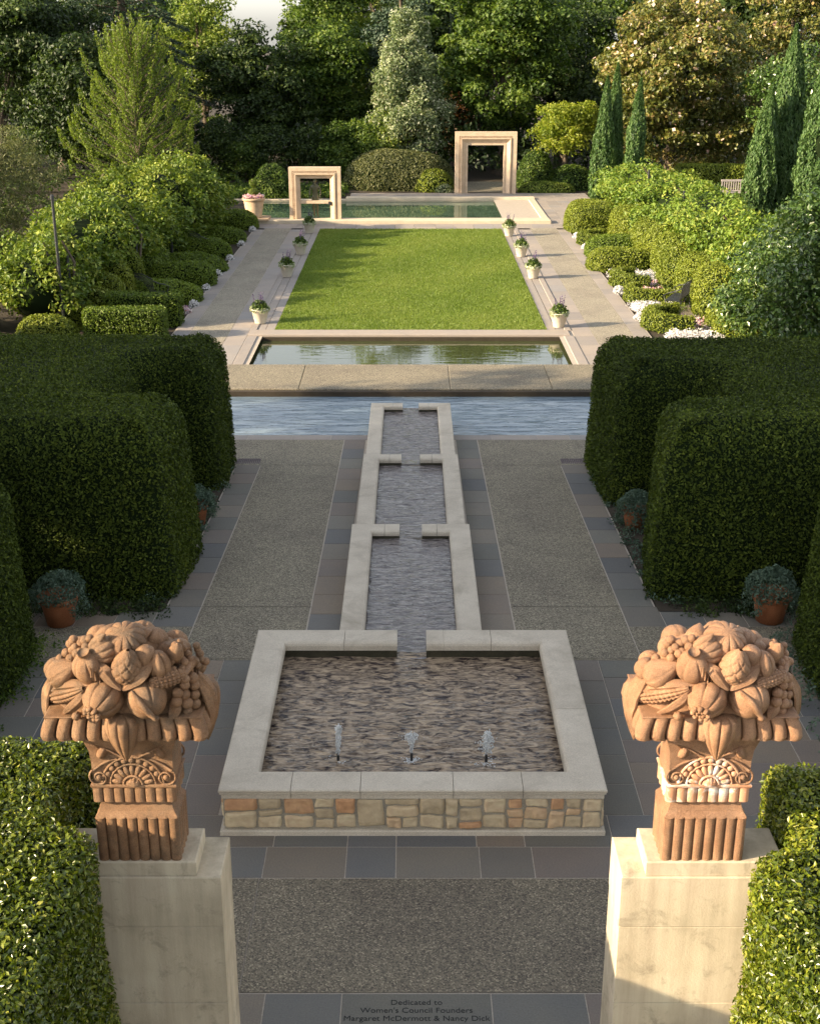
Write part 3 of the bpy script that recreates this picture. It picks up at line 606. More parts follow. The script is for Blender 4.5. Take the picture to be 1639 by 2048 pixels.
def sph(r, k=16, zs=1.0, lo=0.0, hi=math.pi): a = np.linspace(lo+0.02, hi-0.02, k); return [(r*math.sin(x), -r*zs*math.cos(x)) for x in a]
def at_f(zx, zy):                            # position on the mound face from carving drawing units
    x = (zx-727)/1308; z = float(np.interp(zy, [90,200,420,680,862], [1.581,1.517,1.381,1.202,1.062][:5])) if zy < 862 else 1.062
    return x, z
HW, HD, ZH = 0.45, 0.265, 0.53
def face_y(x, z): 
    q = 1 - (min(abs(x)/HW,1))**2.4 - (min(max(z-1.062,0)/ZH,1))**2.2
    return -HD*max(q, 0)**(1/2.3)
# solid heap under the fruit
u = np.linspace(0, 2*math.pi, 64, endpoint=False); v = np.linspace(0, math.pi/2-0.01, 20)
Vm = []
for a in v:
    for b in u:
        cr = math.cos(a)**(0.95); x = HW*0.93*cr*np.sign(math.cos(b))*abs(math.cos(b))**0.8; y = HD*0.93*cr*np.sign(math.sin(b))*abs(math.sin(b))**0.8; Vm.append((x, y, 1.055+0.43*math.sin(a)))
Vm = np.array(Vm); Vm += 0.018*wob(Vm, 26, 3)[:,None]*np.array([1,1,0.5]); Fm = [tuple(f[::-1]) for f in gridF(20, 64, cv=True)]; Fm.append(tuple(19*64+np.arange(64)))
g = Geo(); g.add(Vm, Fm, 0, True); g.build('fruit_heap', M[TM], bk)
def P3(zx, zy, out=0.0):
    x, z = at_f(zx, zy); return np.array([x, face_y(x, z)-out, z])
def part(name, fn, m=TM): g = Geo(); fn(g); return g.build(name, M[m], bk)
def cob(g, a, b, r, kern=13, rows=12):
    a = np.array(a); b = np.array(b); L = np.linalg.norm(b-a); n = 96; m = 60; t = np.linspace(0,1,m); V = []
    for q in t:
        rr = r*(math.sin(math.pi*min(max(q*0.93+0.05,0),1))**0.42); th_ = np.arange(n)*2*math.pi/n
        k = np.abs(np.sin(th_*rows/2))**0.5*abs(math.sin(math.pi*q*kern))**0.5; V.append(np.stack([rr*(0.76+0.28*k)*np.cos(th_), rr*(0.76+0.28*k)*np.sin(th_), np.full(n, q*L)], 1))
    V = np.concatenate(V)@basis(b-a).T + a; g.add(V, gridF(m, n, cv=True)[:, ::-1], 0, True)
def leaf(g, P, wid, out=(0,-1,0), cup=0.3, veins=6, th_=0.012):
    P = np.array(P, float); m = 24; t = np.linspace(0,1,m); tt = np.linspace(0,1,len(P)); C = np.stack([np.interp(t, tt, P[:,k]) for k in range(3)], 1)
    for _ in range(3): C[1:-1] = (C[:-2]+C[1:-1]*2+C[2:])/4
    T = norm(np.gradient(C, axis=0)); o = np.array(out, float); B = norm(np.cross(T, o)); O = np.cross(B, T); n = 11; s = np.linspace(-1,1,n); top = []; bot = []
    for k in range(m):
        ww = wid*(math.sin(math.pi*min(t[k]*0.9+0.08,1))**0.7)
        h = cup*ww*(s**2) + 0.05*wid*np.abs(np.sin(s*veins)) - (0.15*ww*(np.abs(s) < 0.1))
        q = C[k] + np.outer(s*ww, B[k]) + np.outer(h, O[k]*-1 if np.dot(O[k], o) > 0 else O[k])
        top.append(q); bot.append(q - th_*o)
    V = np.concatenate(top+bot); k = m*n; F = gridF(m, n); g.add(V, np.concatenate([F, F[:, ::-1]+k]), 0, True)
    e = [i*n for i in range(m)]; e2 = [i*n+n-1 for i in range(m)]
    g.add(V, [(a, b, b+k, a+k) for a, b in zip(e[:-1], e[1:])] + [(b, a, a+k, b+k) for a, b in zip(e2[:-1], e2[1:])], 0, False)
# left cob in its husk
part('corn_cob', lambda g: cob(g, P3(125,815,0.055), P3(470,575,0.05), 0.066))
part('husk_leaf', lambda g: leaf(g, [P3(570,540,0.03), P3(380,535,0.06), P3(220,610,0.06), P3(88,800,0.02)], 0.026, (-0.3,-0.5,0.8)))
part('husk_leaf', lambda g: leaf(g, [P3(510,565,0.04), P3(430,690,0.07), P3(345,775,0.07), P3(262,870,0.03)], 0.032, (0.2,-1,0.0)))
def pome(g):
    c = P3(600,680,0.02); ax = np.array([-0.42,-0.80,-0.42]); ax /= np.linalg.norm(ax); ribbed(g, c, sph(0.118,20,0.95), ax, 8, 0.17, 112, 0.28)
    B = basis(ax)
    for k in range(8):
        a = k*math.pi/4; V, F = ball((0,0,0), (0.017,0.013,0.022), 10, 7); g.add(V@B.T + c + B@np.array([0.045*math.cos(a), 0.045*math.sin(a), 0.112]), F, 0, True)
    for k in range(7): a = k*0.9; V, F = ball((0,0,0), 0.010, 8, 6); g.add(V + c + B@np.array([0.02*math.cos(a), 0.02*math.sin(a), 0.118]), F, 0, True)
part('pomegranate', pome)
def gourd(g):
    c = P3(925,690,0.01); ribbed(g, c, sph(0.116,20,1.0), (0.35,-0.7,-0.5), 4, 0.10, 96, 0.2)
    P = [c+np.array(q) for q in ((-0.07,-0.06,0.085),(-0.02,-0.115,0.045),(0.025,-0.12,-0.02),(0.055,-0.1,-0.07))]; g.add(*tube(P, [0.006,0.02,0.022,0.012], 10), 0, True)
    V, F = ball(c+np.array([0.06,-0.085,-0.08]), (0.022,0.02,0.018)); g.add(V, F, 0, True)
part('round_gourd', gourd)
def grapes(name, pts, r, out=0.03, seed=1, jit=0.004):
    rr = np.random.RandomState(seed); g = Geo()
    for zx, zy in pts: c = P3(zx, zy, out) + rr.randn(3)*jit; V, F = ball(c, r*rr.uniform(0.9,1.1), 16, 11); g.add(V, F, 0, True)
    return g.build(name, M[TM], bk)
grapes('grape_cluster', [(1140,660),(1145,735),(1195,625),(1200,695),(1203,765),(1208,835),(1255,660),(1260,730),(1263,800),(1308,695),(1312,765),(1318,832),(1245,595),(1195,575),(1350,800)], 0.033, 0.03)
part('vine_leaf', lambda g: (leaf(g, [P3(1110,720,0.03), P3(1130,790,0.05), P3(1090,862,0.05)], 0.035)))
part('corn_cob', lambda g: (cob(g, P3(955,540,0.05), P3(1215,520,0.05), 0.05, 9, 12), g.add(*tube([P3(1200,520,0.05), P3(1245,470,0.05)], [0.018,0.03], 12), 0, True)))
def tallfruit(g):
    c = P3(505,430,0.0); ribbed(g, c, sph(0.102,18,1.1), (-0.15,-0.45,1), 6, 0.13, 84, 0.3); B = basis((-0.15,-0.45,1)); g.add(*tube([c+B@np.array([0,0,0.1]), c+B@np.array([0,0,0.135])], [0.04,0.034], 14), 0, True)
    for k in range(4): P = [c+np.array([0.03+0.02*k, -0.105+0.012*k, 0.05-0.03*k]), c+np.array([0.028+0.02*k, -0.108+0.016*k, -0.01-0.03*k])]; g.add(*tube(P, 0.005, 6), 0, True)
part('cut_melon', tallfruit)
part('onion', lambda g: ribbed(g, P3(610,300,-0.02), [(0.01,-0.10),(0.05,-0.085),(0.085,-0.05),(0.10,0.0),(0.085,0.05),(0.045,0.085),(0.018,0.11),(0.008,0.13)], (-0.7,-0.6,-0.1), 12, 0.13, 96, 0.35))
def art(g):
    c = P3(795,410,0.03); m, n = 44, 72; V = []
    for k in range(m):
        q = k/(m-1); r = 0.098*math.sin(math.pi*(0.02+0.96*q))**0.75*(1.0-0.15*q); tt = np.arange(n)*2*math.pi/n; a = np.sin(4*tt+q*11); b = np.sin(4*tt-q*11)
        d = np.clip(np.minimum(np.abs(a), np.abs(b))*3.0, 0, 1)**0.7; V.append(np.stack([r*(0.86+0.16*d)*np.cos(tt), r*(0.86+0.16*d)*np.sin(tt), np.full(n, (q-0.5)*0.27)], 1))
    g.add(np.concatenate(V)@basis((0.15,-0.25,1)).T + c, gridF(m, n, cv=True)[:, ::-1], 0, True)
part('pineapple', art)
part('acanthus_leaf', lambda g: leaf(g, [P3(560,350,0.05), P3(640,400,0.09), P3(690,480,0.08), P3(752,575,0.06)], 0.038, (0.2,-0.9,0.4)))
part('acanthus_leaf', lambda g: leaf(g, [P3(975,365,0.06), P3(900,430,0.1), P3(830,490,0.08), P3(760,575,0.06)], 0.042, (-0.2,-0.9,0.4)))
part('pumpkin', lambda g: ribbed(g, P3(750,235,-0.05), sph(0.125,18,0.7), (0.1,-0.55,1), 11, 0.17, 121, 0.35))
part('acorn', lambda g: (ribbed(g, P3(925,330,0.03), [(0.001,-0.06),(0.03,-0.045),(0.048,-0.01),(0.05,0.02)], (0.1,0.4,1), 8, 0.10, 64), ribbed(g, P3(920,300,0.03), [(0.058,-0.01),(0.06,0.01),(0.045,0.035),(0.001,0.05)], (-0.2,-0.3,1), 1, 0, 40)))
part('split_pod', lambda g: ribbed(g, P3(1020,410,0.02), sph(0.07,14,1.25), (-0.2,0.1,1), 5, 0.28, 70, 0.4))
part('pear', lambda g: ribbed(g, P3(275,530,0.0), [(0.005,-0.10),(0.05,-0.09),(0.085,-0.05),(0.09,0.0),(0.07,0.05),(0.045,0.09),(0.02,0.12),(0.006,0.13)], (0.65,-0.3,0.55), 6, 0.08, 60, 0.3))
part('apple', lambda g: ribbed(g, P3(190,560,0.0), sph(0.072,14), (-0.4,-0.7,0.2), 5, 0.10, 60, 0.3))
grapes('grape_cluster', [(455,215),(415,250),(470,265),(380,290),(430,310),(340,330),(395,345),(300,370),(350,385),(265,415),(310,430),(240,460),(285,465),(510,205),(365,250),(325,290)], 0.027, 0.012, 4, 0.006)
part('leaf_pod', lambda g: ribbed(g, P3(560,195,0.05), [(0.003,-0.085),(0.025,-0.05),(0.034,0),(0.025,0.05),(0.003,0.085)], (0.7,-0.2,0.75), 4, 0.12, 40))
part('poppy_head', lambda g: (ribbed(g, P3(392,815,0.06), sph(0.028,10), (-0.2,-1,0.3), 7, 0.15, 42), g.add(*tube([P3(392,840,0.05), P3(410,870,0.02)], 0.007, 6), 0, True)))
grapes('berry_cluster', [(1100+38*(k%8)+19*((k//8)%2), 225+36*(k//8)) for k in range(80) if (1100+38*(k%8)-1090)*0.9 < (225+36*(k//8)-150)+60 and ((373+38*(k%8)+19*((k//8)%2))/700)**2+((637-36*(k//8))/760)**2 < 0.9], 0.024, -0.012, 7, 0.010)
part('lemon', lambda g: ribbed(g, P3(1130,350,0.02), [(0.002,-0.075),(0.03,-0.055),(0.05,0),(0.03,0.055),(0.002,0.075)], (0.3,-0.2,1), 4, 0.03, 40))
def top_at(x, y, dz=0.0): 
    q = max(1-(abs(x)/HW)**2.2-(abs(y)/HD)**2.2, 0); return np.array([x, y, 1.062+0.41*q**0.5+dz])
part('pear', lambda g: ribbed(g, top_at(-0.12,0.0,-0.01), [(0.005,-0.07),(0.05,-0.06),(0.07,-0.02),(0.06,0.03),(0.035,0.07),(0.008,0.1)], (0.3,0.6,0.5), 3, 0.02, 40))
part('squash', lambda g: ribbed(g, top_at(0.16,0.02,-0.01), sph(0.085,14,0.75), (0.3,0.1,1), 8, 0.12, 64))
part('broad_leaf', lambda g: leaf(g, [top_at(0.07,-0.1,0.03), top_at(0.12,-0.03,0.07), top_at(0.14,0.06,0.06)], 0.035, (0,-0.4,1)))
part('broad_leaf', lambda g: leaf(g, [top_at(0.21,-0.16,0.04), top_at(0.24,-0.08,0.06), top_at(0.26,0.03,0.03)], 0.035, (0,-0.4,1)))
part('broad_leaf', lambda g: leaf(g, [top_at(-0.20,-0.14,0.05), top_at(-0.24,-0.05,0.05), top_at(-0.27,0.06,0.02)], 0.035, (0,-0.4,1)))
part('apple', lambda g: ribbed(g, top_at(-0.27,0.0,-0.01), sph(0.07,12), (-0.3,0,1), 4, 0.04, 40))
part('quince', lambda g: ribbed(g, top_at(0.30,0.02,-0.01), sph(0.075,12,0.9), (0.4,0,1), 6, 0.08, 48))
for k, (x, y, r) in enumerate(((-0.36,0.1,0.07),(-0.15,0.17,0.09),(0.07,0.19,0.09),(0.27,0.16,0.08),(0.39,0.06,0.06),(-0.4,-0.03,0.06),(0.02,0.09,0.09))):
    part(('apple','quince','melon')[k % 3], lambda g: ribbed(g, top_at(x, y, -r*0.35), sph(r,12,0.9), (x,y,0.6), (5,7,10)[k % 3], 0.14, 70, 0.35))
for k, (a, z, r) in enumerate(((-0.3,1.16,0.09),(-0.08,1.2,0.11),(0.14,1.18,0.1),(0.33,1.17,0.08),(-0.2,1.36,0.09),(0.05,1.38,0.09),(0.25,1.34,0.08))):
    part(('gourd','apple','melon')[k % 3], lambda g: ribbed(g, (a, -face_y(a, z)-0.03, z), sph(r,12,0.9), (a,1,0.2), (8,4,10)[k % 3], 0.08, 60))
GP = [(0.002,-0.18),(0.018,-0.16),(0.048,-0.11),(0.08,-0.04),(0.101,0.03),(0.106,0.08),(0.10,0.115),(0.07,0.135),(0.02,0.14)]
for c, sc in (((0,-0.255,0.955),1), ((0,0.255,0.955),1)):
    part('hanging_squash', lambda g: ribbed(g, c, GP, (0,0,1), 9, 0.2, 108, 0.35))
for s in (-1, 1):
    part('hanging_squash', lambda g: ribbed(g, (s*0.44, 0.0, 0.99), [(r*0.85, z*1.25) for r, z in GP], (0,0,1), 9, 0.13, 81, 0.5))
    part('hanging_leaf', lambda g: leaf(g, [(s*0.43,-0.12,1.28),(s*0.50,-0.08,1.15),(s*0.52,-0.06,1.0),(s*0.46,-0.05,0.82)], 0.07, (s*1,-0.2,0)))
bk2 = dup(bk, (1.79, 6.71, 3.80), 0, 'carved red stone fruit basket on the right pillar, blotched with white on its neck', 'carved fruit baskets')
for ch in bk2.children:
    ch.material_slots[0].link = 'OBJECT'; ch.material_slots[0].material = M['terraw' if ch.name.split('.')[0] in ('sunflower_relief', 'fluted_band') else 'terra2']
# ------------------------------------------------------------------ stone frames
def frame(name, label, xa, xb, y, ht, prof, group):
    t = thing(name, label, 'stone frame', ((xa+xb)/2, y, 0.0), 0, group); hw = (xb-xa)/2
    m = 8; path = [(-hw,0),(-hw,ht),(hw,ht),(hw,0)]
    for a, b, nm in ((0,2,'x'),):
        pass
    P = np.array(path); segs = [([(-hw,0.0),(-hw,ht)], 'jamb'), ([(-hw,ht),(hw,ht)], 'lintel'), ([(hw,ht),(hw,0.0)], 'jamb')]
    for k, (sg, nm) in enumerate(segs):
        V = []
        for (o, d) in prof:
            if k == 0: a, b = (-hw+o, 0), (-hw+o, ht-o)
            elif k == 1: a, b = (-hw+o, ht-o), (hw-o, ht-o)
            else: a, b = (hw-o, ht-o), (hw-o, 0)
            V += [(a[0], d, a[1]), (b[0], d, b[1])]
        n = len(prof); F = [(2*i, 2*i+1, 2*((i+1)%n)+1, 2*((i+1)%n)) for i in range(n)] + [tuple(2*i for i in range(n))[::-1], tuple(2*i+1 for i in range(n))]
        Geo().add(V, F).build(nm, M['frame'], t)
    return t, hw
p1 = [(0,0.25),(0,-0.25),(0.22,-0.25),(0.235,-0.21),(0.31,-0.21),(0.315,-0.29),(0.37,-0.29),(0.39,-0.24),(0.52,-0.13),(0.60,-0.10),(0.61,-0.13),(0.70,-0.13),(0.70,0.25)]
t, hw = frame('picture_frame_arch', 'tall moulded stone picture frame standing at the back edge of the far pool', 2.43, 5.80, 72.3, 3.28, p1, 'giant stone picture frames')
def dentils(t, hw, ht, o, d, n, ny):
    g = Geo()
    for k in range(n): x = -hw+o+(2*hw-2*o)*(k+0.5)/n; g.add(*box(x-0.022, x+0.022, d-0.03, d+0.03, ht-o-0.02, ht-o+0.02))
    for k in range(ny):
        z = (ht-o)*(k+0.5)/ny
        for s in (-1, 1): g.add(*box(s*(hw-o)-0.02, s*(hw-o)+0.02, d-0.03, d+0.03, z-0.025, z+0.025))
    g.build('bead_moulding', M['frame'], t)
dentils(t, hw, 3.28, 0.27, -0.225, 34, 34)
p2 = [(0,0.22),(0,-0.22),(0.16,-0.22),(0.17,-0.19),(0.25,-0.19),(0.255,-0.25),(0.33,-0.25),(0.345,-0.21),(0.42,-0.13),(0.50,-0.10),(0.51,-0.10),(0.51,0.22)]
t, hw = frame('picture_frame_arch', 'small moulded stone picture frame at the front of the far pool, around a bronze figure', -5.69, -3.27, 61.15, 2.42, p2, 'giant stone picture frames')
t.location.z = 0.1; dentils(t, hw, 2.42, 0.21, -0.2, 26, 26)
bm_ = thing('stone_beam', 'plain horizontal stone beam across the small frame, under the bronze figure\'s hands', 'beam', (-4.48, 61.15, 0.86))
Geo().add(*cbox(-0.70, 0.70, -0.11, 0.11, 0, 0.13, 0.01)).build('beam_block', M['frame'], bm_); Geo().add(*cbox(0.62, 0.76, -0.20, -0.115, -0.05, 0.10, 0.02)).build('beam_bracket', M['metal'], bm_)
# bronze figure (skin modifier on a jointed skeleton)
def skin_figure(name, J, E, parent=None, sub=2):
    me = bpy.data.meshes.new(name); me.from_pydata([j[0] for j in J], E, []); o = bpy.data.objects.new(name, me); scene.collection.objects.link(o)
    sm = o.modifiers.new('skin', 'SKIN'); sm.use_smooth_shade = True
    if not me.skin_vertices: me.skin_vertices.new()
    for k, j in enumerate(J):
        r = j[1]; me.skin_vertices[0].data[k].radius = r if isinstance(r, tuple) else (r, r)
    me.skin_vertices[0].data[0].use_root = True
    o.modifiers.new('sub', 'SUBSURF').levels = sub; o.modifiers['sub'].render_levels = sub; me.materials.append(M['bronze'])
    if parent: o.parent = parent
    return o
J = [((0,0,0.92),(0.145,0.10)), ((0,0,1.08),(0.115,0.085)), ((0,-0.01,1.25),(0.14,0.095)), ((0,-0.02,1.40),(0.13,0.08)), ((0,-0.04,1.49),0.05), ((0,-0.07,1.56),0.05),
     ((-0.155,-0.02,1.40),0.055), ((-0.235,-0.03,1.19),0.04), ((-0.225,-0.13,1.00),0.03), ((0.155,-0.02,1.40),0.055), ((0.235,-0.03,1.19),0.04), ((0.225,-0.13,1.00),0.03),
     ((-0.085,0,0.82),0.095), ((-0.07,-0.02,0.47),0.06), ((-0.05,0.02,0.08),0.036), ((-0.05,-0.10,0.03),0.03), ((0.085,0,0.82),0.095), ((0.085,-0.02,0.47),0.06), ((0.09,0.02,0.08),0.036), ((0.09,-0.10,0.03),0.03)]
E_ = [(0,1),(1,2),(2,3),(3,4),(4,5),(3,6),(6,7),(7,8),(3,9),(9,10),(10,11),(0,12),(12,13),(13,14),(14,15),(0,16),(16,17),(17,18),(18,19)]
fg_ = thing('bronze_figure', 'dark bronze figure with bowed head standing behind the beam of the small frame', 'statue', (-4.50, 61.36, 0.15)); fg_.scale = (1.08, 1.0, 1.05)
skin_figure('figure_body', J, E_, fg_)
g = Geo(); V, F = ball((0,-0.10,1.66), (0.075,0.095,0.115), 20, 14); V[:,1] -= 0.02*(V[:,2] < 1.63); g.add(V, F, 0, True); V, F = ball((0,-0.195,1.645), (0.014,0.022,0.024), 8, 6); g.add(V, F, 0, True)
for s in (-1, 1):
    V, F = ball((s*0.076,-0.09,1.65), (0.012,0.02,0.03), 8, 6); g.add(V, F, 0, True)
g.build('figure_head', M['bronze'], fg_)
g = Geo(); V, F = ball((0,-0.08,1.69), (0.085,0.10,0.105), 18, 12); V[:,1] = np.maximum(V[:,1], -0.15); g.add(V, F, 0, True); V, F = ball((0,0.03,1.70), 0.045, 10, 8); g.add(V, F, 0, True); g.build('hair', M['bronze'], fg_)
for s in (-1, 1):
    g = Geo(); V, F = ball((s*0.222,-0.17,0.955), (0.036,0.05,0.018), 12, 8); g.add(V, F, 0, True)
    for k in range(4): x = s*0.222+(k-1.5)*0.018; L = (0.06,0.07,0.066,0.052)[k]; g.add(*tube([(x,-0.20,0.955),(x,-0.20-L*0.5,0.952),(x,-0.20-L,0.935)], [0.009,0.0085,0.006], 7), 0, True)
    g.add(*tube([(s*0.19,-0.15,0.955),(s*0.165,-0.18,0.95),(s*0.16,-0.205,0.942)], [0.011,0.009,0.007], 7), 0, True); g.build('hand', M['bronze'], fg_)
# ------------------------------------------------------------------ foliage builders
def inner(V, F, N, d):                       # inset copy of a shell
    return V - N*d
def vnorm(V, F):
    N = np.zeros_like(V); F = np.asarray(F); fn = np.cross(V[F[:,1]]-V[F[:,0]], V[F[:,2]]-V[F[:,0]])
    for k in range(F.shape[1]): np.add.at(N, F[:,k], fn)
    return norm(N)
def shrub_geo(c, r, leaf, dens, rngs, am=0.12, fr=2.0, flat=0.0, spread=0.7, asp=0.55, seed=0, half=True, depth=0.05, mats=(0,1), warp=None):
    V, F = ball((0,0,0), 1.0, 40, 24); 
    if flat: V = np.sign(V)*np.abs(V)**flat; 
    V = V*np.array(r); V *= (1 + am*wob(V, fr, seed, 3))[:,None]
    if half: V[:,2] = np.maximum(V[:,2], -r[2]*0.02)
    if warp: V = warp(V)
    V = V + np.array(c); g = Geo(); Nn = vnorm(V, F); 
    if np.mean(np.sum(Nn*(V-np.array(c)),1)) < 0: Nn = -Nn; F = F[:, ::-1]
    g.add(V - Nn*depth, F, mats[1], True)
    P, N = scatter(V, F, dens*QL, rngs); P = P + N*rngs.uniform(-depth, depth*0.8, (len(P),1))
    leaves(g, P, N, leaf, leaf*asp, rngs, spread, mats[0], np.clip(0.5+0.25*wob(P, 3.0/max(r), seed+7)+0.22*rngs.randn(len(P)), 0, 1))
    return g
def smooth_outline(pts, rad=0.35, step=0.12):
    P = []; n = len(pts)
    for i in range(n):
        a, b, c = Vector(pts[i-1]), Vector(pts[i]), Vector(pts[(i+1) % n]); r_ = min(rad, (a-b).length*0.45, (c-b).length*0.45)
        p0 = b+(a-b).normalized()*r_; p1 = b+(c-b).normalized()*r_
        for k in range(6): t = k/5; P.append((p0*(1-t)**2 + b*2*t*(1-t) + p1*t*t))
    Q = []
    for i in range(len(P)):
        a, b = P[i], P[(i+1) % len(P)]; m = max(1, int((b-a).length/step))
        for k in range(m): Q.append(a+(b-a)*(k/m))
    return np.array([[q.x, q.y] for q in Q])
def hedge(name, label, outline, ztop, leaf, dens, m, seed=1, sh=0.35, z0=None, rad=0.4, group=None, batter=0.0, keep=None, am=0.04, topdens=1.0):
    """clipped hedge: a footprint (counter-clockwise) raised to ztop(x,y) with rounded shoulders"""
    r_ = np.random.RandomState(seed); A_ = sum(a[0]*b[1]-b[0]*a[1] for a, b in zip(outline, outline[1:]+outline[:1])); outline = outline if A_ > 0 else outline[::-1]
    O = smooth_outline(outline, rad); n = len(O)
    T = norm(np.roll(O, -1, 0)-np.roll(O, 1, 0)); Nn = np.stack([T[:,1], -T[:,0]], 1); rings = []
    for u, kind in [(q, 's') for q in np.linspace(0,1,9)] + [(q, 'r') for q in np.linspace(0.15,1,6)]:
        zt = np.array([ztop(*p) for p in O]); zb = np.array([(gz(p[1]) if z0 is None else z0) for p in O])
        if kind == 's': off = -batter*u; z = zb + (zt-sh-zb)*u
        else: a = u*math.pi/2; off = -batter - sh*(1-math.cos(a)); z = zt-sh + sh*math.sin(a)
        p = O + Nn*off; rings.append(np.stack([p[:,0], p[:,1], z], 1))
    V = np.concatenate(rings); F = gridF(len(rings), n, cv=True)[:, ::-1]; F = F[:, ::-1]
    top = rings[-1]; cv, _, cf, _, _, _ = delaunay_2d_cdt([Vector((a, b)) for a, b, _ in top], [], [list(range(n))], 1, 1e-5)
    V0 = V; base = len(V); V = np.concatenate([V, np.array([[c[0], c[1], ztop(c[0], c[1])] for c in cv])]); FT = np.array([list(t) for t in cf]) + base
    fn = np.cross(V[FT[:,1]]-V[FT[:,0]], V[FT[:,2]]-V[FT[:,0]])[:,2]; FT[fn < 0] = FT[fn < 0][:, ::-1]
    fnq = np.cross(V[F[:,1]]-V[F[:,0]], V[F[:,2]]-V[F[:,0]]); qn = np.tile(np.concatenate([Nn, np.zeros((n,1))], 1), (len(rings)-1, 1))
    if np.mean(np.sum(fnq*qn, 1)) < 0: F = F[:, ::-1]
    g = Geo(); D = 0.05; Vi = V.copy(); NN = np.concatenate([np.tile(np.concatenate([Nn, np.zeros((n,1))], 1), (len(rings), 1)), np.zeros((len(cv),3))]); Vi -= NN*D; Vi[:,2] -= D*(V[:,2] > V[:,2].min()+0.3)
    g.add(Vi, F, 1, True); g.add(Vi, FT, 1, False)
    P, N = scatter(V, F, dens*QL, r_, keep); P2, N2 = scatter(V, FT, dens*QL*topdens, r_, keep); P = np.concatenate([P, P2]); N = np.concatenate([N, N2])
    P = P + N*(am*wob(P, 1.6 if leaf > 0.045 else 5, seed)[:,None] + r_.uniform(-0.06, 0.03, (len(P),1)))
    rn = np.clip(0.40+0.3*wob(P, 0.9, seed+3)+0.2*r_.randn(len(P))+0.5*(r_.rand(len(P)) < 0.025), 0, 1)
    leaves(g, P, N, leaf, leaf*0.5, r_, 0.8, 0, rn)
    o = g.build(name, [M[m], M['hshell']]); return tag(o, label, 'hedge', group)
def crown_geo(envs, nclump, cr, nleaf, leaf, seed=0, asp=0.55, flat=0.7, bias=0.35, sh=(0.6,1.0), spread=0.75, g=None, droop=0.0, mats=(0,), flower=0.0, fm=1, front=True):
    """foliage as leaf clumps spread through the outer part of each ellipsoid of the crown"""
    r_ = np.random.RandomState(seed); g = g or Geo(); vol = np.array([e[3]*e[4]+e[3]*e[5] for e in envs], float); vol /= vol.sum(); C = []
    for e, v in zip(envs, vol):
        m = max(3, int(nclump*v)); d = norm(r_.randn(m*3, 3)); d[:,2] = np.abs(d[:,2])*np.where(r_.rand(m*3) < 0.68, 1, -1)
        if front: d[:,1] = np.where((d[:,1] > 0.2) & (r_.rand(m*3) < 0.6), -d[:,1], d[:,1])
        d = d[:m]; q = r_.uniform(sh[0], sh[1], (m,1)); p = d*q; s = 1+0.16*wob(d*2.0, 2.2, seed+5)[:,None]
        C.append(np.concatenate([np.array(e[:3]) + p*s*np.array(e[3:6]), np.full((m,1), cr*1.0)], 1))
    C = np.concatenate(C); 
    for k, c in enumerate(C):
        rr = c[3]*r_.uniform(0.6, 1.3); m = int(nleaf*QL*r_.uniform(0.7,1.2)); d = norm(r_.randn(m,3)); d[:,2] = np.where((d[:,2] < -0.1) & (r_.rand(m) < 0.6), -d[:,2], d[:,2])
        q = r_.uniform(0.25, 1.0, (m,1))**0.5; P = c[:3] + d*q*rr*np.array([1.15,1.15,flat])*(1+0.3*wob(d*3+k, 2, seed)[:,None]); P[:,2] -= droop*rr*(d[:,0]**2+d[:,1]**2)
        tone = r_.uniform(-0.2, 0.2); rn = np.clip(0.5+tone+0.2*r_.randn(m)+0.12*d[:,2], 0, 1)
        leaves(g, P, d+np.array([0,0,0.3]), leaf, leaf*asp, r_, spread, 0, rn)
        if flower and r_.rand() < flower:
            kk = max(1, int(5*flower)+1); dd = norm(r_.randn(kk,3)+np.array([-0.5,-0.6,0.6])); leaves(g, c[:3]+dd*rr*1.0, dd, leaf*0.9, leaf*0.8, r_, 0.6, fm)
    return g, C
def trunk_geo(base, h, r, C, seed=0, limbs=8, lean=0.0):
    r_ = np.random.RandomState(seed+50); g = Geo(); b = np.array(base, float); n = 9; t = np.linspace(0,1,n); P = b + np.stack([0.25*np.sin(t*3+seed)*r*2+lean*t, 0.2*np.cos(t*4+seed)*r, t*h], 1)
    g.add(*tube(P, r*(1-0.75*t)*np.where(t < 0.06, 1.5, 1), 9), 0, True)
    for k in r_.choice(len(C), min(limbs, len(C)), replace=False):
        s = r_.uniform(0.3, 0.85); a = P[int(s*(n-1))]; c = C[k][:3]; mid = (a+c)/2 + np.array([0,0,0.12*np.linalg.norm(c-a)]); rr = r*(1-0.75*s)*0.5
        g.add(*tube([a, mid, c], [rr, rr*0.6, rr*0.2], 6), 0, True)
    return g
def tree(name, label, cat, base, envs, nclump, cr, nleaf, leaf, m, seed, tr=0.3, th_=None, group=None, limbs=8, **kw):
    base = np.array(base, float); t = thing(name, label, cat, tuple(base), 0, group)
    mats = [M[m]] + ([M['blossom']] if kw.get('flower') else [])
    g, C = crown_geo(envs, nclump, cr, nleaf, leaf, seed, **kw); g.build('crown', mats, t)
    top = max(e[2]+e[5]*0.5 for e in envs); trunk_geo((0,0,-0.1), th_ or top, tr, C, seed, limbs).build('trunk', M['bark'], t)
    return t
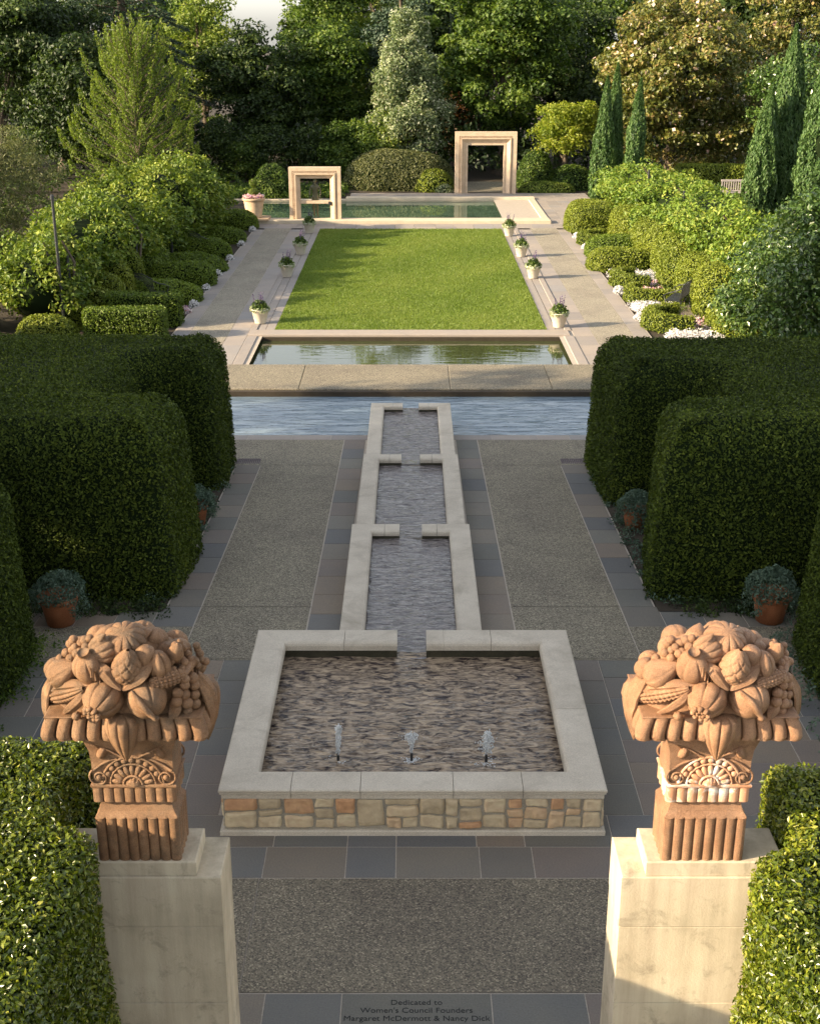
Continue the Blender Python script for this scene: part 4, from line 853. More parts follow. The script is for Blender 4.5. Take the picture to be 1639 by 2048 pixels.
# ------------------------------------------------------------------ clipped hedges round the walk
def zt(a, b): return lambda x, y: a + 0.056*(25.4-y)*b
LO = [(-3.5,17.3),(-3.5,19.9),(-4.9,20.1),(-4.9,22.9),(-3.62,23.0),(-3.62,25.5),(-16,25.5),(-16,17.3)]
def toward(P, N): return np.where(N[:,1] > 0.75, 0.15, 1.0)*np.where(np.abs(P[:,0]) > 11.5, 0.3, 1.0)
hedge('clipped_hedge', 'large dark clipped yew hedge left of the channels, with piers and a deep notch', LO[::-1], zt(2.85, 1.0), 0.055, 1500, 'hedge', 11, 0.55, batter=0.12, keep=toward, group='clipped hedges along the walk')
RO = [(3.52,17.3),(3.85,19.7),(5.2,19.9),(5.2,21.9),(3.62,22.0),(3.60,25.5),(16,25.5),(16,17.3)]
hedge('clipped_hedge', 'large dark clipped yew hedge right of the channels, with piers and a deep notch', RO, zt(2.80, 1.15), 0.055, 1500, 'hedge', 12, 0.55, batter=0.12, keep=toward, group='clipped hedges along the walk')
LC = [(-5.2,16.0),(-9,16.3),(-9,10.0),(-6.3,10.6),(-5.25,12.6),(-5.0,14.5)]
hedge('clipped_hedge', 'dark yew hedge at the left photo edge in front of the notched one', LC, lambda x, y: 3.45, 0.05, 1700, 'hedge', 13, 0.8, batter=0.1, group='clipped hedges along the walk')
hedge('clipped_hedge', 'yew hedge at the right photo edge with sunlit golden green patches', [(-x+0.1, y) for x, y in LC][::-1], lambda x, y: 3.35, 0.05, 1700, 'hedge', 14, 0.8, batter=0.1, group='clipped hedges along the walk')
# near box hedges by the pillars
NL = [(-1.98,7.38),(-7,7.38),(-7,4.4),(-1.86,4.4),(-1.84,6.3),(-2.17,6.45),(-2.17,7.0)]
hedge('privet_hedge', 'bright glossy leaved hedge in the lower left corner beside the left pillar', NL, lambda x, y: 4.19, 0.036, 7000, 'privet', 15, 0.13, z0=2.0, rad=0.12, am=0.035, group='glossy hedges beside the pillars')
NR = [(2.30,7.25),(7,7.25),(7,4.4),(2.04,4.4),(2.02,6.3),(2.34,6.45)]
hedge('privet_hedge', 'bright glossy leaved hedge in the lower right corner beside the right pillar', NR, lambda x, y: 4.08, 0.036, 7000, 'privet', 16, 0.13, z0=2.0, rad=0.12, am=0.035, group='glossy hedges beside the pillars')
# ground cover at the hedge feet
def cover(name, label, x0, x1, y0, y1, h, n, leaf, m, seed, z=None, cat='ground cover'):
    r_ = np.random.RandomState(seed); g = Geo(); cx = r_.uniform(x0, x1, n); cy = r_.uniform(y0, y1, n)
    for x, y in zip(cx, cy):
        k = int(60*QL); d = norm(r_.randn(k,3)); d[:,2] = np.abs(d[:,2]); r0 = r_.uniform(0.5,1.2)*h; P = np.array([x, y, (gz(y) if z is None else z)]) + d*r0*r_.uniform(0.5,1,(k,1))*np.array([1.2,1.2,1.0])
        leaves(g, P, d, leaf, leaf*0.5, r_, 0.8, 0, np.clip(r_.uniform(0.2,0.8)+0.2*r_.randn(k), 0, 1))
    o = g.build(name, M[m]); tag(o, label, cat); o['kind'] = 'stuff'; return o
cover('ground_cover', 'low leafy plants growing along the foot of the left hedge', -4.0,-3.62,17.2,24.8,0.16,60,0.05,'teal',21)
cover('ground_cover', 'low leafy plants along the foot of the right hedge', 3.64,4.0,17.2,24.8,0.16,60,0.05,'teal',22)
cover('ground_cover', 'low leafy plants in the left hedge corner', -5.6,-3.6,16.75,17.25,0.17,40,0.05,'dark',23)
cover('ground_cover', 'low leafy plants in the right hedge corner', 3.7,5.6,16.75,17.25,0.17,40,0.05,'dark',24)
cover('ground_cover', 'low plants edging the left end of the terrace', -5.5,-4.9,12.4,16.0,0.2,50,0.05,'mid',25)
cover('ground_cover', 'dark low planting behind the left half of the far pool', -10.5, -3.8, 70.0, 75.0, 0.45, 150, 0.16, 'mid', 27, 0.0)
cover('ground_cover', 'low plants edging the right end of the terrace', 4.9,5.6,12.4,16.0,0.2,50,0.05,'teal',26)
struct(sheet('flower_bed_soil', -9, -3.63, 16.9, 25.0, lambda x, y: gz(y)+0.01, M['soil'], 2, 10)); struct(sheet('flower_bed_soil', 3.63, 9, 16.9, 25.0, lambda x, y: gz(y)+0.01, M['soil'], 2, 10))
# terracotta pots
def clay_pot(label, x, y, sc, seed):
    t = thing('terracotta_pot', label, 'plant pot', (x, y, gz(y)+0.02), 0, 'terracotta pots with silver trailing plants')
    g = Geo(); V, F = lathe([(0.0,0.0),(0.19*sc,0.0),(0.25*sc,0.33*sc),(0.255*sc,0.36*sc),(0.29*sc,0.365*sc),(0.295*sc,0.44*sc),(0.26*sc,0.44*sc),(0.25*sc,0.40*sc),(0.0,0.40*sc)], 28); g.add(V, F[:, ::1], 0, True); g.build('pot', M['clay'], t)
    r_ = np.random.RandomState(seed); g = Geo(); n = int(2600*QL); d = norm(r_.randn(n,3)); d[:,2] = np.where(d[:,2] < -0.1, -d[:,2], d[:,2]); P = d*np.array([0.38,0.36,0.40])*sc*(1+0.15*wob(d*3, 2, seed))[:,None]*r_.uniform(0.8,1.02,(n,1)) + np.array([0,0,0.42*sc])
    leaves(g, P, d, 0.05, 0.022, r_, 0.9, 0, np.clip(0.5+0.3*r_.randn(n), 0, 1))
    for k in range(7):                       # trails over the rim
        a = r_.uniform(0,6.28); m = 90; q = r_.rand(m); P = np.stack([0.33*sc*np.cos(a)*(1+0.15*q)+0.04*r_.randn(m), 0.33*sc*np.sin(a)*(1+0.15*q)+0.04*r_.randn(m), 0.42*sc-0.38*sc*q*r_.uniform(0.5,1)], 1)
        leaves(g, P, np.tile([math.cos(a), math.sin(a), 0.2], (m,1)), 0.045, 0.02, r_, 0.8, 0, r_.rand(m))
    g.build('trailing_plant', M['teal'], t)
clay_pot('terracotta pot of silver trailing plant in the notch of the right hedge', 3.92, 20.75, 0.85, 1)
clay_pot('terracotta pot of silver trailing plant where the two right hedges meet', 5.15, 16.55, 1.0, 2)
clay_pot('shaded terracotta pot of silver trailing plant in the notch of the left hedge', -3.8, 21.0, 0.85, 3)
clay_pot('shaded terracotta pot of silver trailing plant where the two left hedges meet', -5.0, 16.45, 1.0, 4)
# white pots along the lawn
def white_pot():
    t = thing('white_pot', 'white tapered stone pot', 'plant pot', (0,0,0), 0, 'white pots of flowers along the lawn')
    g = Geo(); V, F = lathe([(0.0,0.0),(0.165,0.0),(0.17,0.02),(0.265,0.40),(0.285,0.41),(0.29,0.45),(0.255,0.45),(0.24,0.40),(0,0.40)], 28); g.add(V, F, 0, True); g.build('pot', M['pot'], t)
    r_ = np.random.RandomState(4); g = Geo(); n = int(500*QL); d = norm(r_.randn(n,3)); d[:,2] = np.abs(d[:,2]); leaves(g, d*np.array([0.26,0.26,0.30])*r_.uniform(0.5,1,(n,1))+np.array([0,0,0.44]), d, 0.085, 0.04, r_, 0.9, 0, r_.rand(n)*0.9)
    g.build('leafy_plant', M['mid'], t)
    g = Geo(); n = 130; a = r_.rand(n)*6.28; leaves(g, np.stack([0.29*np.cos(a), 0.29*np.sin(a), r_.uniform(0.36,0.52,n)], 1), np.stack([np.cos(a), np.sin(a), 0.3+0*a], 1), 0.10, 0.055, r_, 0.7, 0, r_.uniform(0.4,1,n)); g.build('pale_trailing_leaves', M['silver'], t)
    g = Geo()
    for k in range(9):
        a = r_.rand()*6.28; q = r_.uniform(0.02,0.16); b = np.array([q*math.cos(a), q*math.sin(a), 0.6]); tip = b*np.array([1.5,1.5,0]) + np.array([0,0,r_.uniform(0.82,1.0)]); m = 26; u_ = r_.rand(m,1)**0.7
        leaves(g, b+(tip-b)*u_ + 0.012*r_.randn(m,3), r_.randn(m,3), 0.035, 0.02, r_, 0.5, 0, r_.rand(m))
    g.build('flower_spike', M['fpurple'], t); return t
wp = white_pot(); PL = ['nearest', 'second', 'third', 'farthest']
for s, side, ys in ((1, 'sunlit', ((4.53,38.45),(4.48,46.6),(4.42,51.3),(4.32,56.7))), (-1, 'shaded', ((-4.66,39.0),(-4.55,46.9),(-4.45,51.8),(-4.52,57.6)))):
    for k, (x, y) in enumerate(ys):
        lb = '%s %s white pot of flowers along the %s side of the lawn' % (PL[k], side, 'right' if s > 0 else 'left')
        if s > 0 and k == 0: wp.location = (x, y, 0.02); wp['label'] = lb
        else: dup(wp, (x, y, 0.02), 0.7*k+0.4*s, lb)
# buff urn with topiary
t = thing('buff_urn', 'large buff stone urn with double ball topiary and flowers left of the small frame', 'urn', (-7.35, 60.9, 0.16))
g = Geo(); g.add(*cbox(-0.72,0.72,-0.62,0.62,0,0.09,0.02)); g.build('base_slab', M['urn'], t)
g = Geo(); V, F = lathe([(0,0.09),(0.38,0.09),(0.385,0.14),(0.36,0.17),(0.47,0.82),(0.46,0.86),(0.53,0.88),(0.54,0.98),(0.47,0.98),(0.45,0.9),(0,0.9)], 32); g.add(V, F, 0, True); g.build('pot', M['urn'], t)
r_ = np.random.RandomState(8); g = Geo(); n = 700; a = r_.rand(n)*6.28; q = r_.uniform(0.15,0.5,n); leaves(g, np.stack([q*np.cos(a), q*np.sin(a), 1.0+r_.uniform(0,0.14,n)], 1), np.tile([0,-0.3,1],(n,1)), 0.07, 0.06, r_, 0.7, 0, r_.rand(n)); g.build('flowers', M['fpink'], t)
g = shrub_geo((0,0,1.26), (0.24,0.24,0.18), 0.05, 2500, r_, am=0.05, half=False, depth=0.02, seed=3); g.add(*tube([(0,0,0.9),(0.02,0,1.7)], 0.025, 8), 1, True)
g2 = shrub_geo((0.0,0,1.66), (0.18,0.18,0.18), 0.05, 2500, r_, am=0.05, half=False, depth=0.02, seed=5)
g.build('topiary_ball', [M['box'], M['bark']], t); g2.build('topiary_ball', [M['box'], M['bark']], t)
# ------------------------------------------------------------------ parterres
ORD = ['first','second','third','fourth','fifth','sixth','seventh','eighth','ninth','tenth','eleventh','twelfth']
def lump(name, label, x, y, rx, ry, h, m, seed, group, fl=0.55, dens=900, leaf=0.075, am=0.07, cat='shrub'):
    r_ = np.random.RandomState(seed); g = shrub_geo((0,0,0), (rx, ry, h), leaf, dens, r_, am=am, flat=fl, seed=seed, depth=0.05)
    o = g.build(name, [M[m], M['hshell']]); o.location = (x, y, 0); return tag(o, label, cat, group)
GL = 'low box bushes along the left path'
LP_ = [(505,472),(483,497),(462,520),(440,545),(428,575),(405,603)]
for k, (px_, py_) in enumerate(LP_):
    Y = (59.3,55.2,51.6,48.2,45.4,42.6)[k]; X = -7.25-0.95
    lump('box_bush', '%s low box bush along the left path, counted from the urn' % ORD[k], X-(0.0,0.35,0.1,0.45,0.0,0.3)[k], Y, (1.15,1.5,1.2,1.6,1.2,1.45)[k], (0.8,0.6,0.72,0.85,0.62,0.7)[k], (0.85,0.6,0.78,0.62,0.8,0.68)[k], 'box', 30+k, GL, 0.7, am=0.14)
    lump('flower_clump', '%s small white flower clump at the left path edge, counted from the urn' % ORD[k], X+1.05, Y-1.0, 0.14, 0.22, 0.19, 'fwhite', 50+k, 'white flower clumps along the left path', 1.0, 1200, 0.06, cat='flowers')
lump('flower_clump', 'pink and white flower clump beside the dark bench near the left hedge', -7.6, 40.6, 0.55, 0.3, 0.25, 'fpink', 57, None, 1.0, 900, 0.07, cat='flowers')
for k, (px_, Y, h) in enumerate(((395,57.5,1.3),(365,52.5,1.1),(300,47.0,1.0))):
    lump('box_bush', ('farthest','middle','nearest')[k]+' back row box bush under the left vine arbour', -9.9, Y, 1.0, 1.6, h, 'box', 60+k, 'back row box bushes under the left arbour')
hb = [((-9.4,38.9),(-7.05,38.9),1.3,0.85),((-9.6,37.0),(-7.2,37.0),1.2,0.8)]
for k, (a, b, h, wd) in enumerate(hb):
    ol = [(a[0],a[1]-wd/2),(b[0],a[1]-wd/2),(b[0],a[1]+wd/2),(a[0],a[1]+wd/2)]
    hedge('box_hedge', ('low box hedge block with a sunlit top by the left path corner','dark low box hedge block just behind the big left hedge')[k], ol, lambda x, y, h=h*0.75: h, 0.07, 900, 'box', 70+k, 0.12, z0=0, rad=0.25, group='box hedge blocks by the left path')
for k in range(5):                           # stepped topiary tiers
    lump('topiary_tier', '%s tier from the front of the stepped sunlit topiary left of the dark bench' % ORD[k], -10.6+0.12*k, 38.6+1.1*k, 1.15, 0.42, 0.75+0.24*k, 'yew2', 80+k, 'stepped topiary tiers', 0.5, 900)
lump('box_bush', 'small sunlit round box bush at the foot of the left arbour', -10.6, 36.6, 0.85, 0.6, 0.75, 'yew2', 88, None, 0.8)
# right parterre
GR = 'box bushes along the right path'
for k, (X, Y, rx, ry, h, lb) in enumerate(((8.3,58.9,1.25,1.5,1.25,'large rounded golden box bush nearest the right end of the far pool'),(8.2,51.7,1.15,0.95,0.8,'dark round box bush between two flower beds on the right'),(8.0,48.6,1.25,0.75,0.75,'low box bush just beyond the big white flower bed'))):
    lump('box_bush', lb, X, Y, rx, ry, h, 'yew2' if k != 1 else 'box', 100+k, GR, 0.6)
def arc_hedge(label, cx, cy, r, a0, a1, wd, h, m, seed, sy=0.8):
    a = np.linspace(R(a0), R(a1), 9); ol = [(cx+(r+wd/2)*math.cos(t), cy+sy*(r+wd/2)*math.sin(t)) for t in a] + [(cx+(r-wd/2)*math.cos(t), cy+sy*(r-wd/2)*math.sin(t)) for t in a[::-1]]
    return hedge('box_border', label, ol, lambda x, y: h, 0.07, 900, m, seed, 0.10, z0=0, rad=0.12, group='curved box borders round the right beds')
arc_hedge('curved box border round the farthest bed beside the right path', 8.5, 54.6, 1.25, 95, 265, 0.45, 0.5, 'yew2', 111)
arc_hedge('curved box border just nearer than the big white flower bed', 8.55, 45.4, 1.25, 110, 262, 0.42, 0.5, 'yew2', 112)
arc_hedge('curved box border beside the grey metal bench', 8.5, 42.7, 1.15, 130, 285, 0.42, 0.5, 'yew2', 113)
arc_hedge('nearest curved box border on the right, beside the big dark hedge', 8.5, 38.5, 1.2, 95, 270, 0.45, 0.55, 'yew2', 114)
def bedflowers(label, x0, x1, y0, y1, n, m, seed, name='flower_bed', h=0.2, leaf=0.07): return cover(name, label, x0, x1, y0, y1, h, n, leaf, m, seed, 0.05, 'flowers')
bedflowers('mass of white flowers in the big bed beside the right path', 7.35, 9.3, 46.1, 47.4, 55, 'fwhite', 121)
bedflowers('mass of white flowers in front of the grey metal bench', 7.25, 8.5, 40.3, 41.6, 40, 'fwhite', 122)
bedflowers('white flowers at the right path edge by the big dark hedge', 7.5, 9.1, 36.6, 37.4, 35, 'fwhite', 123)
bedflowers('pink and purple blooms inside the farthest right bed', 8.0, 9.4, 53.6, 55.4, 22, 'fpink', 124, h=0.22)
bedflowers('pinkish blooms inside the two curved beds on the right', 8.0, 9.3, 42.2, 45.8, 20, 'fpink', 125, h=0.2)
bedflowers('mixed pink and cream blooms in the nearest right bed', 8.3, 9.9, 37.4, 39.6, 26, 'fpink', 126, h=0.25)
cover('bed_plants', 'leafy green bedding plants inside the curved right beds', 8.0, 9.9, 37.4, 46.0, 0.28, 45, 0.08, 'light', 127, 0.0, 'bedding plants')
for k, (X, Y) in enumerate(((7.25,56.2),(7.25,53.2),(7.2,43.9),(7.2,39.6))):
    lump('flower_clump', '%s small white flower clump at the right path edge, counted from the far pool' % ORD[k], X, Y, 0.17, 0.3, 0.22, 'fwhite', 130+k, 'white flower clumps along the right path', 1.0, 1200, 0.06, cat='flowers')
YB = [(9.7,57.2,0.9,3.0,1.3),(9.8,50.5,1.0,2.2,1.5),(9.9,46.5,1.0,1.9,1.6),(9.95,43.2,0.9,1.5,1.55),(9.9,40.4,0.85,1.3,1.5),(9.9,37.8,0.9,1.2,1.4)]
for k, (X, Y, rx, ry, h) in enumerate(YB):
    lump('golden_yew', '%s clipped golden yew mound behind the right flower beds, counted from the far pool' % ORD[k], X, Y, rx, ry, h, 'yew2', 140+k, 'golden yew mounds behind the right beds', 0.6, 800, 0.08, 0.12)
# benches
def metal_bench(label, x, y, rz, gname='dark metal benches'):
    t = thing('metal_bench', label, 'bench', (x, y, 0.01), rz, gname)
    g = Geo()
    for k in range(9): g.add(*box(-0.7,0.7,-0.22+k*0.052,-0.22+k*0.052+0.03,0.42,0.44))
    g.build('seat', M['metal'], t); g = Geo()
    for k in range(15): g.add(*tube([(-0.66+k*0.0943,0.24,0.45),(-0.66+k*0.0943,0.32,0.9)], 0.011, 6))
    g.add(*tube([(-0.7,0.32,0.9),(0,0.33,0.96),(0.7,0.32,0.9)], 0.02, 8)); g.build('backrest', M['metal'], t)
    for s in (-1, 1):
        g = Geo(); g.add(*tube([(s*0.7,0.31,0.85),(s*0.7,0.1,0.74),(s*0.7,-0.12,0.68),(s*0.7,-0.26,0.6),(s*0.7,-0.2,0.44)], 0.018, 8), 0, True); g.build('armrest', M['metal'], t)
        g = Geo(); g.add(*tube([(s*0.68,-0.2,0.43),(s*0.69,-0.24,0)], 0.02, 8)); g.build('leg', M['metal'], t)
        g = Geo(); g.add(*tube([(s*0.68,0.25,0.43),(s*0.69,0.3,0)], 0.02, 8)); g.build('leg', M['metal'], t)
    return t
mb = metal_bench('dark metal bench with curved arms in the right flower beds', 8.6, 40.95, -2.0)
dup(mb, (-8.6, 42.3, 0.01), 2.2, 'near dark metal bench between box bushes on the left', 'dark metal benches')
dup(mb, (-8.5, 51.8, 0.01), 2.2, 'far dark metal bench half hidden between box bushes on the left', 'dark metal benches')
struct(sheet('bench_paving', 8.5, 9.5, 39.8, 42.6, 0.02, M['agg'], 2, 2))
tb = thing('slatted_bench', 'pale weathered slatted wooden bench before the far right hedge', 'bench', (plan_x(1478,66.5,0.5), 66.5, 0.3), 0.05)
g = Geo(); g.add(*box(-0.95,0.95,0.20,0.26,0.95,1.05)); g.add(*box(-0.95,0.95,0.20,0.26,0.45,0.52))
for k in range(16): x = -0.9+k*0.12; g.add(*box(x-0.022,x+0.022,0.21,0.25,0.52,0.95))
g.build('backrest', M['teak'], tb); g = Geo()
for k in range(5): g.add(*box(-0.95,0.95,-0.3+k*0.1,-0.3+k*0.1+0.07,0.42,0.45))
g.build('seat', M['teak'], tb)
for s in (-1, 1):
    g = Geo(); g.add(*box(s*0.93-0.035,s*0.93+0.035,-0.32,0.26,0.66,0.70)); g.build('armrest', M['teak'], tb)
    for y in (-0.3, 0.2): g = Geo(); g.add(*box(s*0.93-0.035,s*0.93+0.035,y,y+0.06,0,0.66)); g.build('leg', M['teak'], tb)
# ------------------------------------------------------------------ vine arbours
def arbour(name, label, spine, hw, h, m, seed, n, leaf, posts):
    t = thing(name, label, 'arbour', (spine[0][0], spine[0][1], 0)); b = np.array([spine[0][0], spine[0][1], 0.0]); envs = []
    sp = np.array(spine, float); L = len(sp)
    for a, c in zip(sp[:-1], sp[1:]):
        for q in np.arange(0, 1, 0.5):
            p = a+(c-a)*q; envs.append((p[0]-b[0], p[1]-b[1], p[2]*0.52, p[3], p[3]*1.1, p[2]*0.50))
    g, C = crown_geo(envs, n, 0.45, 150, leaf, seed, sh=(0.75,1.02), flat=0.8, droop=0.35, spread=0.9)
    for e in envs: V, F = ball(e[:3], (e[3]*0.72, e[4]*0.9, e[5]*0.80), 18, 12); V += 0.12*wob(V, 2.5, seed)[:,None]; g.add(V, F, 1, True)  # dark cores added inside to block sun and darken the foliage within
    g.build('vine_foliage', [M[m], M['hshell']], t)
    for k, (x, y, hh) in enumerate(posts):
        Geo().add(*tube([(x-b[0],y-b[1],-0.05),(x-b[0],y-b[1],hh)], 0.05, 8)).build('post', M['metal'], t)
    for x, y in [(p[0], p[1]) for p in posts[:3]]:
        P = np.array([[x-b[0]+0.15,y-b[1],0],[x-b[0]+0.05,y-b[1]+0.1,1.0],[x-b[0]+0.2,y-b[1],2.0],[x-b[0]-0.2,y-b[1]+0.3,2.6]]); Geo().add(*tube(P, [0.06,0.05,0.045,0.03], 7), 0, True).build('vine_stem', M['bark'], t)
    return t
arbour('vine_arbour', 'long vine covered arbour left of the path, sunlit on top and dark on its side', [(-11.2,38.6,2.3,1.3),(-11.2,41.0,2.7,1.7),(-11.0,45,3.0,2.0),(-10.7,50,3.3,2.2),(-10.2,55,3.4,2.2),(-9.9,58.8,3.3,1.9)], 0, 0, 'vine', 201, 560, 0.15, [(-10.75,38.0,2.4),(-10.3,38.4,2.2),(-9.4,44,2.4),(-9.3,50,2.4)])
arbour('vine_arbour', 'long bright green vine arbour right of the golden yew mounds', [(11.6,39.0,2.5,1.5),(11.7,43,2.6,1.8),(11.6,48,2.5,1.9),(11.6,53,2.4,2.0),(11.4,58,2.4,2.1),(11.3,63,2.3,2.1),(11.0,66.5,2.3,1.8)], 0, 0, 'vine2', 202, 560, 0.15, [(10.9,44,2.5),(10.9,52,2.5),(10.9,60,2.5)])
post = thing('lamp_post', 'thin dark metal post rising beside the near end of the left arbour', 'post', (plan_x(118,37.6,2), 37.6, 0))
Geo().add(*tube([(0,0,0),(0,0,3.95)], [0.05,0.04], 10)).build('pole', M['metal'], post); Geo().add(*tube([(0,0,3.95),(0,0,4.05),(0,0,4.1)], [0.06,0.06,0.01], 10)).build('finial', M['metal'], post)
struct(sheet('mulch_path', -13.2, -10.2, 34.2, 36.4, 0.02, M['redmulch'], 2, 2)); struct(sheet('mulch_path', 18.2, 20.5, 54.5, 57.6, 0.02, M['redmulch'], 2, 2))
# ------------------------------------------------------------------ shrubs
def shrub(name, label, X, Y, rx, ry, h, nclump, cr, nleaf, leaf, m, seed, group=None, cat='shrub', z=0.0, **kw):
    t = tree(name, label, cat, (X, Y, z), [(0,0,h*0.45,rx,ry,h*0.55)], nclump, cr, nleaf, leaf, m, seed, 0.07, h*0.5, group, 4, **kw)
    for c in t.children:
        if c.name.startswith('crown'): c.name = 'foliage'
        else: c.name = 'stem'
    return t
shrub('olive_shrub', 'feathery grey green shrub mass at the left edge behind the arbour', -17.2, 50, 4.0, 3.2, 4.9, 240, 0.65, 240, 0.14, 'olive', 301, asp=0.25)
shrub('olive_shrub', 'lower grey green shrub in front of the feathery one at the left edge', -16.5, 44, 3.0, 2.2, 3.3, 120, 0.6, 220, 0.14, 'olive', 302, asp=0.3)
shrub('bright_shrub', 'small bright yellow green shrub at the left photo edge', -14.0, 38.5, 1.6, 1.3, 2.0, 60, 0.45, 150, 0.12, 'yellow', 303)
hedge('box_hedge', 'short dark clipped hedge at the left edge below the bright shrub', [(-20,33.4),(-12.2,33.5),(-12.2,35.2),(-20,35.2)], lambda x, y: 1.9, 0.07, 700, 'hedge', 304, 0.2, z0=0, group=None)
shrub('glossy_shrub', 'big dark glossy leaved shrub behind the right hedge', 12.2, 32.5, 3.6, 3.0, 5.2, 300, 0.6, 240, 0.13, 'glossy', 305)
shrub('glossy_shrub', 'dark glossy shrub beside the near end of the right arbour', 10.3, 35.0, 1.8, 1.8, 3.0, 110, 0.5, 200, 0.12, 'glossy', 306)
shrub('glossy_shrub', 'mottled glossy shrub at the right photo edge below the tall cypresses', 16.0, 41.5, 3.6, 3.6, 4.2, 240, 0.6, 200, 0.14, 'glossy', 307)
# behind the pool
def mound(name, label, px0, px1, Y, ry, h, m, seed, fl=0.9, leaf=0.12, dens=260, group=None, am=0.1, x_off=0):
    a, b = plan_x(px0, Y, h/2), plan_x(px1, Y, h/2)
    return lump(name, label, (a+b)/2+x_off, Y, (b-a)/2, ry, h, m, seed, group, fl, dens, leaf, am)
mound('clipped_mound', 'long low domed shrub behind the pool between the two frames', 686, 905, 75.5, 2.2, 2.0, 'olive', 311, 0.75, 0.11, 420, am=0.05)
mound('ivy_mound', 'mottled yellow green shrub at the foot of the domed one by the large frame', 828, 905, 73.6, 0.7, 1.15, 'yew2', 312, 0.9, 0.12, 300)
mound('low_juniper', 'low pale juniper at the left foot of the large frame', 868, 908, 72.9, 0.4, 0.42, 'silver', 313, 1.0, 0.09, 500)
mound('low_juniper', 'long low juniper at the right foot of the large frame', 1032, 1150, 72.9, 0.6, 0.55, 'light', 314, 0.9, 0.1, 500)
mound('round_shrub', 'round green shrub right of the large frame', 1030, 1108, 75.5, 1.5, 2.0, 'mid', 315)
mound('round_shrub', 'low dark shrub under the yellow maple', 1095, 1185, 75.0, 1.4, 1.25, 'mid', 316)
mound('round_shrub', 'dark rounded shrub at the far pool edge behind the urn', 505, 585, 71.4, 1.2, 1.7, 'mid', 317)
for k, (a, b, h, m_) in enumerate(((590,650,2.9,'dark'),(640,705,3.3,'mid'),(700,765,3.5,'mid'),(745,800,3.9,'light'),(470,600,3.0,'dark'),(405,480,3.4,'dark'),(450,530,2.4,'mid'))):
    Y = 79.5; shrub('background_shrub', ['dark bush right above the small frame','rounded green bush above and right of the small frame','green bush left of the silver leaved tree','pale green bush at the left foot of the silver leaved tree','dark bush behind the urn and the far pool','dark bush at the far end of the left arbour','lower green bush between the left arbour and the urn'][k], plan_x((a+b)/2,Y,1.5), Y, (plan_x(b,Y,1.5)-plan_x(a,Y,1.5))/2, 1.5, h, 60, 0.6, 130, 0.17, m_, 330+k, 'bushes behind the far pool')
hedge('box_hedge', 'sunlit clipped hedge behind the pale wooden bench', [(plan_x(1350,68.5,1.5),68.0),(plan_x(1520,68.5,1.5),68.0),(plan_x(1520,68.5,1.5),69.2),(plan_x(1350,68.5,1.5),69.2)], lambda x, y: 1.9, 0.11, 500, 'yew2', 340, 0.2, z0=0)
for k, px_ in enumerate((1422, 1500)):       # clipped pyramids
    Y = 64.5-3.2*k; X = plan_x(px_, Y, 0.8); g = Geo(); n = 20; r_ = np.random.RandomState(350+k); V = []
    for q in np.linspace(0,1,n): s = 0.95*(1-q)+0.03; V += [(-s,-s,q*1.35),(s,-s,q*1.35),(s,s,q*1.35),(-s,s,q*1.35)]
    V = np.array(V); F = gridF(n, 4, cv=True)[:, ::-1]; F = F[:, ::-1]; g.add(V*0.96, F, 1); P, N = scatter(V, F, 450*QL, r_); leaves(g, P, N, 0.1, 0.05, r_, 0.6, 0); o = g.build('clipped_pyramid', [M['yew2'], M['hshell']]); o.location = (X, Y, 0.1)
    tag(o, ('golden clipped pyramid bush left of the pale wooden bench','golden clipped pyramid bush nearer than the pale wooden bench')[k], 'shrub', 'clipped pyramid bushes')
# ------------------------------------------------------------------ columnar cypresses
def column(label, px_, Y, h, r, seed, group, base=0.0, lean=0.0, zref=None):
    X = plan_x(px_, Y, h/2 if zref is None else zref); r_ = np.random.RandomState(seed); t = thing('cypress', label, 'tree', (X, Y, base), 0, group); m = int(8500*QL*h*r/4.0*1.6)
    q = r_.rand(m)**0.8; a = r_.rand(m)*6.283; prof = np.interp(q, [0,0.06,0.3,0.6,0.85,1], [0.55,0.9,1,0.78,0.36,0.02])
    fur = 1 + 0.12*np.abs(np.sin(a*5+q*9+seed))-0.06 + 0.34*wob(np.stack([np.cos(a)*2, np.sin(a)*2, q*h*1.3], 1), 1.6, seed)
    rr = r*prof*fur*r_.uniform(0.8,1.06,m); P = np.stack([rr*np.cos(a)+lean*q*h, rr*np.sin(a), 0.1+q*(h-0.1)], 1); N = np.stack([np.cos(a), np.sin(a), 0.4+0*a], 1)
    g = Geo(); leaves(g, P, N, 0.17, 0.075, r_, 0.8, 0, np.clip(0.5+0.25*r_.randn(m)+0.5*(fur-1), 0, 1), direction=np.stack([np.cos(a)*0.3, np.sin(a)*0.3, 2.2+0*a], 1))
    qs = np.linspace(0,1,16); V = []; tt = np.arange(14)*2*math.pi/14
    for u_ in qs: s = r*np.interp(u_, [0,0.06,0.3,0.6,0.85,1], [0.55,0.9,1,0.78,0.36,0.01])*0.78; V.append(np.stack([s*np.cos(tt)+lean*u_*h, s*np.sin(tt), np.full(14, 0.1+u_*(h-0.15))], 1))
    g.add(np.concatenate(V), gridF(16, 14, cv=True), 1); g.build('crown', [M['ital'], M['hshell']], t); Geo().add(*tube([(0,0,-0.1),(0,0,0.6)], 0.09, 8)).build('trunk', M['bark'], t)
G3 = 'three slim cypresses left of the magnolia'
column('left slim cypress of the three beside the magnolia', 1203, 67.5, 6.3, 0.55, 401, G3, lean=0.02); column('middle slim cypress of the three beside the magnolia', 1228, 68.2, 6.9, 0.5, 402, G3); column('right slim cypress of the three beside the magnolia, slightly apart', 1262, 67.0, 6.2, 0.5, 403, G3, lean=0.05)
G4 = 'large cypresses at the right edge'
